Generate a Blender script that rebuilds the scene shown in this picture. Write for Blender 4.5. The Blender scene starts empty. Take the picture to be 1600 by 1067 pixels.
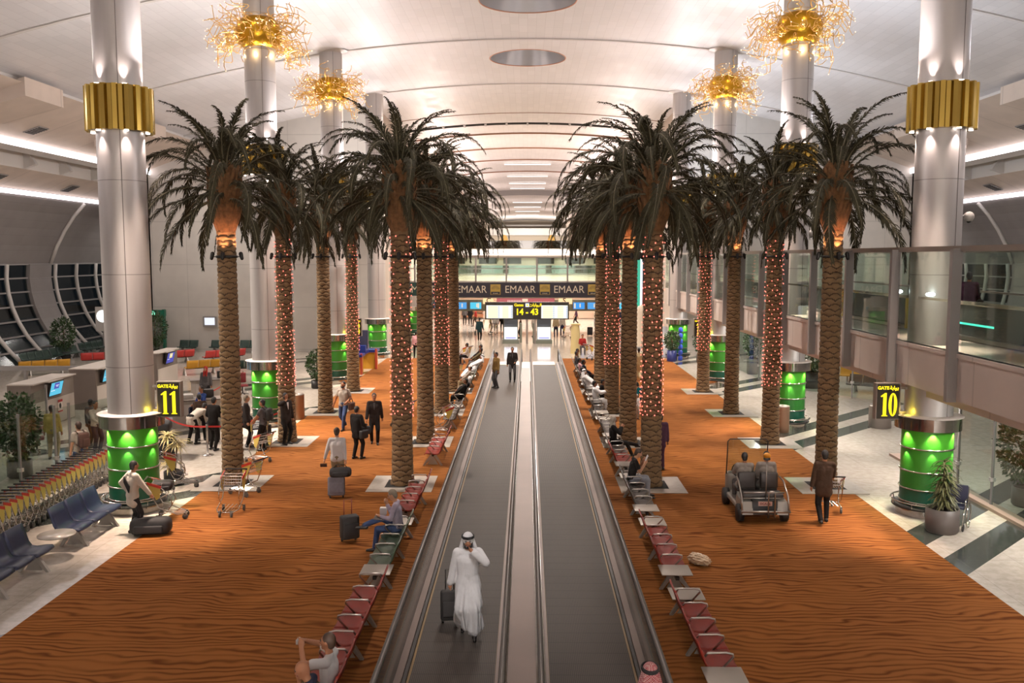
import bpy, bmesh, math, random
from math import sin, cos, pi, radians as rad, atan2, sqrt
from mathutils import Vector as V, Matrix, Euler

S = bpy.context.scene
COL = S.collection

# ---------------------------------------------------------------- camera, world, exposure
FPX, VPX, VPY, CAMH = 1400.0, 824.0, 401.0, 6.6
PITCH = math.atan((533.5 - VPY) / FPX)
YAW = math.atan((VPX - 800.0) / FPX * cos(PITCH))
cam = bpy.data.objects.new('camera', bpy.data.cameras.new('camera'))
COL.objects.link(cam)
cam.data.lens = 36.0 * FPX / 1600.0
cam.data.clip_end = 600
cam.location = (0, 0, CAMH)
cam.rotation_euler = (pi / 2 - PITCH, 0, YAW)
S.camera = cam
S.view_settings.view_transform = 'Standard'
S.view_settings.look = 'None'
S.view_settings.exposure = 0.0
S.view_settings.gamma = 1.0
S.view_settings.use_curve_mapping = False
S.cycles.max_bounces = 7
S.cycles.diffuse_bounces = 3
S.cycles.glossy_bounces = 3
S.cycles.transparent_max_bounces = 12
S.cycles.transmission_bounces = 4
S.cycles.sample_clamp_indirect = 3.0
S.cycles.sample_clamp_direct = 0.0
S.cycles.caustics_reflective = False
S.cycles.caustics_refractive = False
S.cycles.use_denoising = True
S.cycles.use_light_tree = True
W = bpy.data.worlds.new('night'); S.world = W; W.use_nodes = True
W.node_tree.nodes['Background'].inputs[0].default_value = (0.02, 0.03, 0.045, 1)
W.node_tree.nodes['Background'].inputs[1].default_value = 0.35

def light(name, typ, loc, energy, color=(1, 1, 1), aim=None, size=None, size_y=None, spot=None, blend=0.5, radius=None, parent=None):
    d = bpy.data.lights.new(name, typ); d.energy = energy; d.color = color
    if typ == 'AREA':
        d.shape = 'RECTANGLE' if size_y else 'DISK'
        d.size = size or 1.0
        if size_y: d.size_y = size_y
    if typ == 'SPOT':
        d.spot_size = spot; d.spot_blend = blend
    if radius is not None and typ != 'AREA': d.shadow_soft_size = radius
    o = bpy.data.objects.new(name, d); COL.objects.link(o); o.location = loc
    if aim is not None:
        o.rotation_euler = (V(aim) - V(loc)).to_track_quat('-Z', 'Y').to_euler()
    if parent: o.parent = parent
    return o

WARM = (1.0, 0.86, 0.76); ROSE = (1.0, 0.82, 0.75); COOL = (0.93, 0.96, 1.0); NEUT = (1.0, 0.94, 0.88)
RIBS = [11.0, 22.9, 34.8, 46.7, 58.5, 70.2]
OCULI = [4.5, 16.3, 28.2, 39.8, 51.2]
# added fill spots hidden in the round ceiling recesses light the hall floor
for yy, p in zip(OCULI, (0, 0, 3000, 14000, 12000)):
    light('recess_downlight', 'SPOT', (0, yy, 18.62), p, WARM, (0, yy, 0), spot=rad(116), blend=0.35, radius=0.35)
for yy in (66, 78):
    light('hall_downlight', 'AREA', (0, yy, 16.8), 1300, WARM, (0, yy, 0), size=2.0)
for yy in (88, 104, 122, 142, 165, 195, 225):
    for s in (-1, 1): light('concourse_uplight', 'AREA', (s * 8.6, yy, 9.6), 800, ROSE, (s * 5.0, yy, 18), size=1.6)
light('concourse_end_light', 'AREA', (0, 226, 9.0), 5200, NEUT, (0, 256, 12), size=6.0)  # added fill to brighten the end wall and far beam
light('mezzanine_light', 'SPOT', (0, 86, 9.5), 2600, NEUT, (0, 97, 6.4), spot=rad(80), radius=0.5)
for yy in (84, 92):
    light('concourse_downlight', 'AREA', (0, yy, 14.5), 3600, NEUT, (0, yy, 0), size=5.0)
# added fill behind the viewer, bounced off the wall to light fronts
light('wall_washer', 'AREA', (0, -9.0, 7.0), 16500, (1, 0.95, 0.93), (0, -14, 3.6), size=24.0, size_y=1.5)
# uplights standing on the gold collars wash the vault
for yy, p in zip((11.0, 22.9, 34.8, 46.7, 58.5), (50, 340, 375, 375, 330)):
    for s in (-1, 1):
        xx = s * 10.1
        light('vault_uplight', 'AREA', (xx - s * 1.05, yy, 11.0), p, (1.0, 0.90, 0.89), (xx - s * 5.0, yy, 17.5), size=0.5)
        light('vault_uplight', 'AREA', (xx + s * 1.05, yy, 11.0), p * 1.1, (1.0, 0.94, 0.93) if s < 0 else (0.84, 0.90, 1.0), (xx + s * 6.5, yy, 17.0), size=0.5)
# cove light behind the two edge strips of each side
for s in (-1, 1):
    light('cove_light', 'AREA', (s * 26.9, 36, 12.9), 1300, (1.0, 0.93, 0.86), (s * 29.0, 36, 12.2), size=0.3, size_y=70)
    for yy in (18, 28, 38, 48, 57):
        light('lounge_downlight', 'AREA', (s * 21.0, yy, 12.0), (250 if yy > 20 else 50) if s < 0 else 190, NEUT, (s * 20.0, yy, 0), size=1.2)
# added fill spots at the left shell edge brighten the left carpet
for yy, p in ((25.0, 9000), (30.0, 13000), (36.0, 13000), (42.0, 13000), (49.0, 13000)):
    light('edge_spot', 'SPOT', (-20.8, yy, 12.6), p, (1, 0.86, 0.74), (-6.3, yy, 0), spot=rad(40), blend=0.9, radius=0.5)
light('walkway_spot', 'SPOT', (-0.4, 2.0, 16.9), 5200, (1, 0.95, 0.94), (-1.0, 15.2, 0.9), spot=rad(13), blend=0.8, radius=0.2)  # added unseen spot overhead, lights the white robe from the front
# added narrow fill spots between the palm rows brighten the carpet
for s in (-1, 1):
    for yy, p in zip((22.0, 28.6, 34.6, 40.7, 47.0, 53.0), (3000, 8000, 10000, 10000, 10000, 10000)):
        light('carpet_downlight', 'SPOT', (s * 6.0, yy, 17.1), p, (1, 0.88, 0.78), (s * 6.0, yy, 0), spot=rad(25), blend=0.9, radius=0.12)
for yy in (68, 76):
    for s in (-1, 1):
        light('lounge_downlight', 'AREA', (s * 29.0, yy, 9.5), 130, NEUT, (s * 29.0, yy, 0), size=1.0)

# ---------------------------------------------------------------- helpers
def srgb(r, g, b):
    f = lambda c: (c / 255 / 12.92) if c / 255 <= 0.04045 else ((c / 255 + 0.055) / 1.055) ** 2.4
    return (f(r), f(g), f(b))

MATS = {}
def mat(name, col=(0.8, 0.8, 0.8), rough=0.5, metal=0.0, emit=None, es=1.0, spec=0.5, noise=None, bump=None, alpha=None):
    """plain principled material; noise=(scale, amount) mottles the colour, bump=(scale, strength) roughens it"""
    if name in MATS: return MATS[name]
    m = bpy.data.materials.new(name); m.use_nodes = True; nt = m.node_tree
    b = nt.nodes['Principled BSDF']
    b.inputs['Base Color'].default_value = (*col, 1); b.inputs['Roughness'].default_value = rough
    b.inputs['Metallic'].default_value = metal; b.inputs['Specular IOR Level'].default_value = spec
    if emit:
        b.inputs['Emission Color'].default_value = (*emit, 1); b.inputs['Emission Strength'].default_value = es
    if noise or bump:
        tc = nt.nodes.new('ShaderNodeTexCoord')
    if noise:
        n = nt.nodes.new('ShaderNodeTexNoise'); n.inputs['Scale'].default_value = noise[0]; n.inputs['Detail'].default_value = 4
        nt.links.new(tc.outputs['Object'], n.inputs['Vector'])
        r = nt.nodes.new('ShaderNodeMapRange'); r.inputs[1].default_value = 0.3; r.inputs[2].default_value = 0.7
        r.inputs[3].default_value = 1 - noise[1]; r.inputs[4].default_value = 1 + noise[1]
        nt.links.new(n.outputs['Fac'], r.inputs[0])
        mx = nt.nodes.new('ShaderNodeMix'); mx.data_type = 'RGBA'; mx.blend_type = 'MULTIPLY'; mx.inputs[0].default_value = 1
        mx.inputs[6].default_value = (*col, 1); nt.links.new(r.outputs[0], mx.inputs[7]); nt.links.new(mx.outputs[2], b.inputs['Base Color'])
    if bump:
        n = nt.nodes.new('ShaderNodeTexNoise'); n.inputs['Scale'].default_value = bump[0]
        nt.links.new(tc.outputs['Object'], n.inputs['Vector'])
        u = nt.nodes.new('ShaderNodeBump'); u.inputs['Strength'].default_value = bump[1]; u.inputs['Distance'].default_value = 0.02
        nt.links.new(n.outputs['Fac'], u.inputs['Height']); nt.links.new(u.outputs[0], b.inputs['Normal'])
    MATS[name] = m
    return m

def glow(name, col, strength, sample=True):
    if name in MATS: return MATS[name]
    m = bpy.data.materials.new(name); m.use_nodes = True; nt = m.node_tree; nt.nodes.clear()
    e = nt.nodes.new('ShaderNodeEmission'); e.inputs[0].default_value = (*col, 1); e.inputs[1].default_value = strength
    o = nt.nodes.new('ShaderNodeOutputMaterial'); nt.links.new(e.outputs[0], o.inputs[0])
    if not sample: m.cycles.emission_sampling = 'NONE'
    MATS[name] = m
    return m

def glass(name, tint=(0.86, 0.93, 0.9), f0=0.045, rough=0.02):
    if name in MATS: return MATS[name]
    m = bpy.data.materials.new(name); m.use_nodes = True; nt = m.node_tree; nt.nodes.clear()
    t = nt.nodes.new('ShaderNodeBsdfTransparent'); t.inputs[0].default_value = (*tint, 1)
    g = nt.nodes.new('ShaderNodeBsdfGlossy'); g.inputs['Roughness'].default_value = rough
    geo = nt.nodes.new('ShaderNodeNewGeometry'); dt = nt.nodes.new('ShaderNodeVectorMath'); dt.operation = 'DOT_PRODUCT'
    nt.links.new(geo.outputs['Incoming'], dt.inputs[0]); nt.links.new(geo.outputs['Normal'], dt.inputs[1])
    def mm(op, a, b):
        n = nt.nodes.new('ShaderNodeMath'); n.operation = op
        for i, v in enumerate((a, b)):
            if isinstance(v, (int, float)): n.inputs[i].default_value = v
            elif v is not None: nt.links.new(v, n.inputs[i])
        return n
    c1 = mm('POWER', mm('SUBTRACT', 1.0, mm('ABSOLUTE', dt.outputs['Value'], None).outputs[0]).outputs[0], 5.0)
    f = mm('ADD', mm('MULTIPLY', c1.outputs[0], (1 - f0) * 0.6).outputs[0], f0)
    x = nt.nodes.new('ShaderNodeMixShader'); o = nt.nodes.new('ShaderNodeOutputMaterial')
    nt.links.new(f.outputs[0], x.inputs[0]); nt.links.new(t.outputs[0], x.inputs[1]); nt.links.new(g.outputs[0], x.inputs[2])
    nt.links.new(x.outputs[0], o.inputs[0])
    MATS[name] = m
    return m

class MB:
    """collects shapes, build() links them as ONE mesh object"""
    def __init__(s): s.v = []; s.f = []; s.sm = []; s.mi = []; s.m = 0
    def add(s, vs, fs, smooth=False):
        n = len(s.v); s.v += [tuple(p) for p in vs]
        for f in fs: s.f.append(tuple(i + n for i in f)); s.sm.append(smooth); s.mi.append(s.m)
        return s
    def box(s, c, d, rot=None, bev=0):
        x, y, z = d[0] / 2, d[1] / 2, d[2] / 2
        if bev:
            return s.rbox(c, d, bev, rot)
        ps = [V((a * x, b * y, e * z)) for e in (-1, 1) for b in (-1, 1) for a in (-1, 1)]
        if rot is not None: ps = [rot @ p for p in ps]
        return s.add([p + V(c) for p in ps], [(0, 2, 3, 1), (4, 5, 7, 6), (0, 1, 5, 4), (2, 6, 7, 3), (0, 4, 6, 2), (1, 3, 7, 5)])
    def rbox(s, c, d, r, rot=None, n=3):
        """box with rounded edges"""
        bm = bmesh.new(); bmesh.ops.create_cube(bm, size=1)
        for v in bm.verts: v.co = V((v.co.x * d[0], v.co.y * d[1], v.co.z * d[2]))
        bmesh.ops.bevel(bm, geom=list(bm.edges), offset=min(r, min(d) * 0.49), segments=n, affect='EDGES', profile=0.5)
        bm.verts.index_update()
        vs = [(rot @ v.co if rot is not None else v.co) + V(c) for v in bm.verts]
        fs = [[v.index for v in f.verts] for f in bm.faces]; bm.free()
        return s.add(vs, fs, True)
    def tube(s, pts, r, n=8, closed=False, caps=True):
        pts = [V(p) for p in pts]; m = len(pts)
        rs = r if isinstance(r, (list, tuple)) else [r] * m
        vs = []; nor = None
        for i in range(m):
            a = pts[i - 1] if (i > 0 or closed) else pts[i]
            b = pts[(i + 1) % m] if (i < m - 1 or closed) else pts[i]
            t = (b - a).normalized() if (b - a).length > 1e-9 else V((0, 0, 1))
            if nor is None:
                nor = t.cross(V((0, 0, 1)));
                if nor.length < 1e-3: nor = t.cross(V((0, 1, 0)))
            nor = (nor - t * nor.dot(t)); nor = nor.normalized() if nor.length > 1e-6 else t.orthogonal().normalized()
            bn = t.cross(nor)
            for k in range(n):
                q = 2 * pi * k / n
                vs.append(pts[i] + (nor * cos(q) + bn * sin(q)) * rs[i])
        fs = []
        for i in range(m if closed else m - 1):
            j = (i + 1) % m
            for k in range(n): fs.append((i * n + k, i * n + (k + 1) % n, j * n + (k + 1) % n, j * n + k))
        if caps and not closed:
            fs.append(tuple(range(n - 1, -1, -1))); fs.append(tuple((m - 1) * n + k for k in range(n)))
        return s.add(vs, fs, n > 4)
    def lathe(s, prof, n=32, c=(0, 0, 0), smooth=True, cap=False):
        vs = [(c[0] + r * cos(2 * pi * k / n), c[1] + r * sin(2 * pi * k / n), c[2] + z) for r, z in prof for k in range(n)]
        fs = [(i * n + k, i * n + (k + 1) % n, (i + 1) * n + (k + 1) % n, (i + 1) * n + k) for i in range(len(prof) - 1) for k in range(n)]
        s.add(vs, fs, smooth)
        if cap:
            m = len(prof)
            s.add([vs[k] for k in range(n)], [tuple(range(n - 1, -1, -1))]); s.add(vs[(m - 1) * n:], [tuple(range(n))])
        return s
    def cyl(s, c, r, h, n=24): return s.lathe([(r, 0), (r, h)], n, c, True, True)
    def prism(s, poly, a, b, f=lambda u, v, w: (u, v, w)):
        """poly in (u,v), extruded w=a..b, mapped by f"""
        n = len(poly)
        vs = [f(u, v, a) for u, v in poly] + [f(u, v, b) for u, v in poly]
        fs = [tuple(range(n - 1, -1, -1)), tuple(range(n, 2 * n))] + [(i, (i + 1) % n, n + (i + 1) % n, n + i) for i in range(n)]
        return s.add(vs, fs)
    def grid(s, f, nu, nv, smooth=True):
        vs = [f(i / nu, j / nv) for j in range(nv + 1) for i in range(nu + 1)]
        fs = [(j * (nu + 1) + i, j * (nu + 1) + i + 1, (j + 1) * (nu + 1) + i + 1, (j + 1) * (nu + 1) + i) for j in range(nv) for i in range(nu)]
        return s.add(vs, fs, smooth)
    def ell(s, c, r, n=12, m=8, rot=None):
        vs = []; fs = []
        for j in range(1, m):
            for k in range(n):
                a = pi * j / m; q = 2 * pi * k / n
                vs.append(V((r[0] * sin(a) * cos(q), r[1] * sin(a) * sin(q), r[2] * cos(a))))
        vs += [V((0, 0, r[2])), V((0, 0, -r[2]))]
        if rot is not None: vs = [rot @ p for p in vs]
        vs = [p + V(c) for p in vs]
        for j in range(m - 2):
            for k in range(n): fs.append((j * n + k, (j + 1) * n + k, (j + 1) * n + (k + 1) % n, j * n + (k + 1) % n))
        t, b = len(vs) - 2, len(vs) - 1
        for k in range(n):
            fs.append((t, k, (k + 1) % n)); fs.append((b, (m - 2) * n + (k + 1) % n, (m - 2) * n + k))
        return s.add(vs, fs, True)
    def cap(s, a, b, ra, rb, n=10):
        """tapered capsule"""
        a = V(a); b = V(b); d = b - a; L = d.length; d = d.normalized() if L > 1e-6 else V((0, 0, 1))
        pts = []; rs = []
        for q in (-90, -60, -30, 0): pts.append(a + d * ra * sin(rad(q))); rs.append(max(ra * cos(rad(q)), 0.001))
        for q in (0, 30, 60, 90): pts.append(b + d * rb * sin(rad(q))); rs.append(max(rb * cos(rad(q)), 0.001))
        return s.tube(pts, rs, n)
    def mesh(s, name, mats):
        me = bpy.data.meshes.new(name); me.from_pydata(s.v, [], s.f)
        for m in (mats if isinstance(mats, (list, tuple)) else [mats]): me.materials.append(m)
        me.polygons.foreach_set('use_smooth', s.sm); me.polygons.foreach_set('material_index', s.mi)
        me.update(); return me
    def build(s, name, mats, parent=None, loc=None, rz=0):
        return link(name, s.mesh(name, mats), parent, loc, rz)

def link(name, data, parent=None, loc=None, rz=0):
    o = bpy.data.objects.new(name, data); COL.objects.link(o)
    if parent: o.parent = parent
    if loc is not None: o.location = loc
    if rz: o.rotation_euler = (0, 0, rz)
    return o
def tag(o, label, cat, group=None, kind=None):
    if label: o['label'] = label
    if cat: o['category'] = cat
    if group: o['group'] = group
    if kind: o['kind'] = kind
    return o
def thing(name, label, cat, loc=(0, 0, 0), rz=0, group=None):
    o = bpy.data.objects.new(name, None); o.empty_display_size = 0.2; COL.objects.link(o)
    o.location = loc; o.rotation_euler = (0, 0, rz)
    return tag(o, label, cat, group)
def struct(o, label=None, cat=None):
    o['kind'] = 'structure'
    if label: o['label'] = label
    if cat: o['category'] = cat
    return o
def copy_tree(o, parent=None):
    kids = list(o.children)
    c = o.copy(); COL.objects.link(c)
    if parent: c.parent = parent
    for k in kids: copy_tree(k, c)
    return c
def dup(o, loc, rz, label, group=None):
    c = copy_tree(o); c.location = loc; c.rotation_euler = (0, 0, rz); c['label'] = label
    if group: c['group'] = group
    return c
WORK = bpy.data.scenes.new('workbench')                        # scratch scene for evaluating modifiers, removed at the end
def remesh(mb, voxel, it=3, fac=0.5):
    """one continuous skin over all the shapes in mb"""
    me = bpy.data.meshes.new('tmp'); me.from_pydata(mb.v, [], mb.f); me.update()
    o = bpy.data.objects.new('tmp', me); WORK.collection.objects.link(o)
    m = o.modifiers.new('r', 'REMESH'); m.mode = 'VOXEL'; m.voxel_size = voxel; m.use_smooth_shade = True
    if it:
        k = o.modifiers.new('s', 'SMOOTH'); k.factor = fac; k.iterations = it
    vl = WORK.view_layers[0]; vl.update(); dg = vl.depsgraph
    r = bpy.data.meshes.new_from_object(o.evaluated_get(dg), depsgraph=dg)
    bpy.data.objects.remove(o); bpy.data.meshes.remove(me)
    return r
def text(name, s, size, m, parent=None, loc=(0, 0, 0), rot=(pi / 2, 0, 0), ext=0.004, sx=1.0, align='CENTER', bold=0.0):
    c = bpy.data.curves.new(name, 'FONT'); c.body = s; c.size = size; c.align_x = align; c.align_y = 'CENTER'; c.extrude = ext; c.offset = bold
    c.resolution_u = 3
    o = bpy.data.objects.new(name, c); WORK.collection.objects.link(o)
    vl = WORK.view_layers[0]; vl.update(); dg = vl.depsgraph
    me = bpy.data.meshes.new_from_object(o.evaluated_get(dg), depsgraph=dg)
    bpy.data.objects.remove(o); bpy.data.curves.remove(c)
    me.materials.clear(); me.materials.append(m)
    me.transform(Matrix.Translation(loc) @ Euler(rot).to_matrix().to_4x4() @ Matrix.Diagonal((sx, 1, 1, 1)))
    o = link(name, me, parent)
    return o
# ---------------------------------------------------------------- node helpers for the big surfaces
class NT:
    def __init__(s, name):
        s.m = bpy.data.materials.new(name); s.m.use_nodes = True; s.t = s.m.node_tree
        s.b = s.t.nodes['Principled BSDF']; MATS[name] = s.m
        s.g = s.t.nodes.new('ShaderNodeNewGeometry'); s.sep = s.t.nodes.new('ShaderNodeSeparateXYZ')
        s.t.links.new(s.g.outputs['Position'], s.sep.inputs[0])
        s.x, s.y, s.z = s.sep.outputs
    def L(s, a, b): s.t.links.new(a, b)
    def put(s, inp, v):
        if isinstance(v, (int, float)): inp.default_value = v
        elif isinstance(v, tuple): inp.default_value = v
        else: s.L(v, inp)
    def M(s, op, a, b=0.0, c=0.0):
        n = s.t.nodes.new('ShaderNodeMath'); n.operation = op
        for i, v in enumerate((a, b, c)):
            if i < len(n.inputs): s.put(n.inputs[i], v)
        return n.outputs[0]
    def vec(s, x, y, z=0.0):
        n = s.t.nodes.new('ShaderNodeCombineXYZ')
        for i, v in enumerate((x, y, z)): s.put(n.inputs[i], v)
        return n.outputs[0]
    def noise(s, v, scale, detail=2.0, rough=0.5):
        n = s.t.nodes.new('ShaderNodeTexNoise'); s.L(v, n.inputs['Vector']); n.inputs['Scale'].default_value = scale
        n.inputs['Detail'].default_value = detail; n.inputs['Roughness'].default_value = rough
        return n.outputs['Fac']
    def mix(s, f, a, b, mode='MIX'):
        n = s.t.nodes.new('ShaderNodeMix'); n.data_type = 'RGBA'; n.blend_type = mode
        s.put(n.inputs[0], f)
        for i, v in ((6, a), (7, b)): s.put(n.inputs[i], (*v, 1) if isinstance(v, tuple) and len(v) == 3 else v)
        return n.outputs[2]
    def ss(s, v, a, b):
        n = s.t.nodes.new('ShaderNodeMapRange'); n.interpolation_type = 'SMOOTHSTEP'; s.put(n.inputs[0], v)
        n.inputs[1].default_value = a; n.inputs[2].default_value = b
        return n.outputs[0]
    def bump(s, h, strength, dist=0.01):
        n = s.t.nodes.new('ShaderNodeBump'); n.inputs['Strength'].default_value = strength; n.inputs['Distance'].default_value = dist
        s.L(h, n.inputs['Height']); s.L(n.outputs[0], s.b.inputs['Normal'])
    def out(s, col=None, rough=None, metal=None, spec=None):
        if col is not None: s.put(s.b.inputs['Base Color'], (*col, 1) if isinstance(col, tuple) and len(col) == 3 else col)
        if rough is not None: s.put(s.b.inputs['Roughness'], rough)
        if metal is not None: s.put(s.b.inputs['Metallic'], metal)
        if spec is not None: s.put(s.b.inputs['Specular IOR Level'], spec)
        return s.m

def carpet_mat():
    t = NT('dune_carpet')
    n1 = t.noise(t.vec(t.M('MULTIPLY', t.x, 0.55), t.M('MULTIPLY', t.y, 1.0)), 1.0, 2.0)
    n2 = t.noise(t.vec(t.M('MULTIPLY', t.x, 1.6), t.M('MULTIPLY', t.y, 3.4)), 1.0, 1.0)
    u = t.M('ADD', t.y, t.M('ADD', t.M('MULTIPLY', n1, 0.85), t.M('MULTIPLY', n2, 0.20)))
    ph = t.M('FRACT', t.M('MULTIPLY', u, 6.0))
    d = t.M('ABSOLUTE', t.M('SUBTRACT', ph, 0.5))            # 0.5 at the crest lines
    line = t.ss(d, 0.16, 0.5)
    fade = t.noise(t.vec(t.M('MULTIPLY', t.x, 0.9), t.M('MULTIPLY', t.y, 1.7), 7.0), 1.0, 1.0)
    line = t.M('MULTIPLY', line, t.M('ADD', 0.35, t.M('MULTIPLY', 0.65, t.ss(fade, 0.25, 0.6))))
    pile = t.noise(t.vec(t.x, t.y), 240.0, 2.0)
    big = t.noise(t.vec(t.x, t.y, 3.0), 0.22, 2.0)
    base = t.mix(t.ss(ph, 0.0, 1.0), srgb(156, 101, 53), srgb(143, 87, 41))
    base = t.mix(t.ss(big, 0.3, 0.7), base, srgb(144, 92, 50))
    c = t.mix(line, base, srgb(97, 53, 26))
    c = t.mix(1.0, c, t.vec(*[t.M('ADD', t.M('MULTIPLY', pile, 0.5), 0.75)] * 3), 'MULTIPLY')
    t.bump(pile, 0.25, 0.006)
    return t.out(c, 0.95, 0.0, 0.05)
def floor_mat():
    t = NT('polished_stone')
    d = t.M('SUBTRACT', t.y, t.x)
    m = t.M('SUBTRACT', t.M('ADD', d, 120.0), 129.1 - 12.1 * 2)
    q = t.M('MULTIPLY', t.M('FRACT', t.M('DIVIDE', m, 12.1)), 12.1)
    s1 = t.M('LESS_THAN', q, 1.05); s2 = t.M('MULTIPLY', t.M('GREATER_THAN', q, 1.95), t.M('LESS_THAN', q, 3.0))
    ax = t.M('ABSOLUTE', t.x)
    zone = t.M('MULTIPLY', t.M('GREATER_THAN', ax, 8.9), t.M('LESS_THAN', t.y, 62.0))
    zone = t.M('MULTIPLY', zone, t.M('LESS_THAN', ax, 17.0))
    dark = t.M('MULTIPLY', t.M('ADD', s1, s2), zone)
    fx = t.M('ABSOLUTE', t.M('SUBTRACT', t.M('FRACT', t.M('DIVIDE', t.M('ADD', t.x, 60.15), 1.2)), 0.5))
    fy = t.M('ABSOLUTE', t.M('SUBTRACT', t.M('FRACT', t.M('DIVIDE', t.y, 1.2)), 0.5))
    joint = t.M('GREATER_THAN', t.M('MAXIMUM', fx, fy), 0.4955)
    n = t.noise(t.vec(t.x, t.y), 5.0, 5.0, 0.6); n2 = t.noise(t.vec(t.x, t.y), 60.0, 2.0)
    light_ = t.mix(t.ss(n, 0.35, 0.65), srgb(196, 186, 172), srgb(212, 202, 190))
    light_ = t.mix(t.M('MULTIPLY', n2, 0.25), light_, srgb(170, 158, 145))
    drk = t.mix(t.ss(n, 0.3, 0.7), srgb(58, 62, 58), srgb(74, 78, 72))
    c = t.mix(dark, light_, drk)
    c = t.mix(t.M('MULTIPLY', joint, 0.45), c, srgb(110, 102, 94))
    return t.out(c, t.M('ADD', 0.07, t.M('MULTIPLY', n, 0.08)), 0.0, 0.5)
def ceiling_mat():
    t = NT('ceiling_planks')
    u = t.M('DIVIDE', t.x, 0.42); row = t.M('FLOOR', u)
    off = t.M('FRACT', t.M('MULTIPLY', t.M('SINE', t.M('MULTIPLY', row, 12.9898)), 43.7))
    w = t.M('ADD', t.M('DIVIDE', t.y, 1.3), off); cell = t.M('FLOOR', w)
    rnd = t.M('FRACT', t.M('MULTIPLY', t.M('SINE', t.M('ADD', t.M('MULTIPLY', row, 7.31), t.M('MULTIPLY', cell, 3.77))), 91.3))
    fx = t.M('ABSOLUTE', t.M('SUBTRACT', t.M('FRACT', u), 0.5)); fy = t.M('ABSOLUTE', t.M('SUBTRACT', t.M('FRACT', w), 0.5))
    j = t.M('MAXIMUM', t.ss(fx, 0.475, 0.495), t.ss(fy, 0.49, 0.498))
    c = t.mix(rnd, srgb(226, 222, 221), srgb(234, 230, 229))
    c = t.mix(t.M('MULTIPLY', j, 0.3), c, srgb(150, 142, 140))
    nn = t.noise(t.vec(t.M('MULTIPLY', t.x, 2.0), t.M('MULTIPLY', t.y, 0.3)), 1.0, 3.0)
    t.bump(t.M('ADD', t.M('MULTIPLY', rnd, 0.6), t.M('MULTIPLY', nn, 1.0)), 0.10, 0.03)
    return t.out(c, t.M('ADD', 0.36, t.M('MULTIPLY', rnd, 0.12)), 0.25, 0.5)
def panel_mat(name, col, gap, axis='z', rough=0.5, metal=0.0, gap2=None):
    """wall panels parted by thin joints"""
    t = NT(name)
    a = {'x': t.x, 'y': t.y, 'z': t.z}[axis]
    f = t.M('ABSOLUTE', t.M('SUBTRACT', t.M('FRACT', t.M('DIVIDE', t.M('ADD', a, 50.0), gap)), 0.5))
    j = t.ss(f, 0.488, 0.497)
    if gap2:
        h = t.M('ABSOLUTE', t.M('SUBTRACT', t.M('FRACT', t.M('DIVIDE', t.M('ADD', t.x if axis != 'x' else t.z, 50.0), gap2)), 0.5))
        j = t.M('MAXIMUM', j, t.ss(h, 0.49, 0.497))
    n = t.noise(t.vec(t.x, t.y, t.z), 0.8, 3.0)
    c = t.mix(t.ss(n, 0.3, 0.7), tuple(v * 0.95 for v in col), tuple(min(1, v * 1.05) for v in col))
    c = t.mix(t.M('MULTIPLY', j, 0.4), c, tuple(v * 0.45 for v in col))
    return t.out(c, rough, metal, 0.4)
def belt_mat():
    t = NT('belt_pallets')
    f = t.M('FRACT', t.M('DIVIDE', t.y, 0.4)); j = t.M('LESS_THAN', f, 0.04)
    g = t.M('FRACT', t.M('DIVIDE', t.x, 0.03)); r = t.M('LESS_THAN', g, 0.4)
    n = t.noise(t.vec(t.M('MULTIPLY', t.x, 2.0), t.M('MULTIPLY', t.y, 0.6)), 1.0, 3.0)
    c = t.mix(r, srgb(84, 76, 70), srgb(58, 52, 48)); c = t.mix(t.M('MULTIPLY', t.ss(n, 0.3, 0.7), 0.35), c, srgb(80, 74, 68))
    c = t.mix(t.M('MULTIPLY', j, 0.8), c, srgb(52, 48, 44))
    return t.out(c, 0.62, 0.0, 0.22)

M_carpet = carpet_mat(); M_floor = floor_mat(); M_ceil = ceiling_mat(); M_belt = belt_mat()
M_white = mat('white_paint', srgb(214, 208, 202), 0.55)
M_beige = panel_mat('beige_soffit', srgb(206, 190, 176), 4.6, 'y', 0.6)
M_end = panel_mat('end_wall_panels', srgb(204, 198, 190), 2.95, 'z', 0.5, 0.0, 2.4)
M_grey = panel_mat('grey_wall_panels', srgb(140, 134, 132), 0.95, 'z', 0.6)
M_fascia = panel_mat('walkway_fascia', srgb(218, 206, 198), 3.3, 'y', 0.45, 0.1)
M_cream = mat('cream_wall', srgb(226, 212, 192), 0.6)
M_steel = mat('brushed_steel', srgb(190, 184, 178), 0.28, 1.0)
M_steel2 = mat('satin_steel', srgb(170, 162, 156), 0.45, 0.85)
M_chrome = mat('chrome', srgb(222, 216, 210), 0.12, 1.0)
M_dark = mat('dark_metal', srgb(44, 40, 38), 0.45, 0.4)
M_black = mat('black_rubber', srgb(26, 24, 24), 0.55)
M_gpaint = mat('grey_paint', srgb(150, 146, 144), 0.5)
M_glass = glass('clear_glass', (0.88, 0.94, 0.91)); M_night = glass('night_glass', (0.28, 0.36, 0.35), 0.06, 0.18)
M_strip = glow('strip_light', (1.0, 0.9, 0.94), 4.0)
struct(MB().box((0, -14.2, 8.5), (70, 0.3, 18)).build('wall_behind', M_white))  # added unseen wall, bounces fill light forward where the hall would continue

def zc(x): return 17.62 - x * x / 152.0
CE = 22.2
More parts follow.
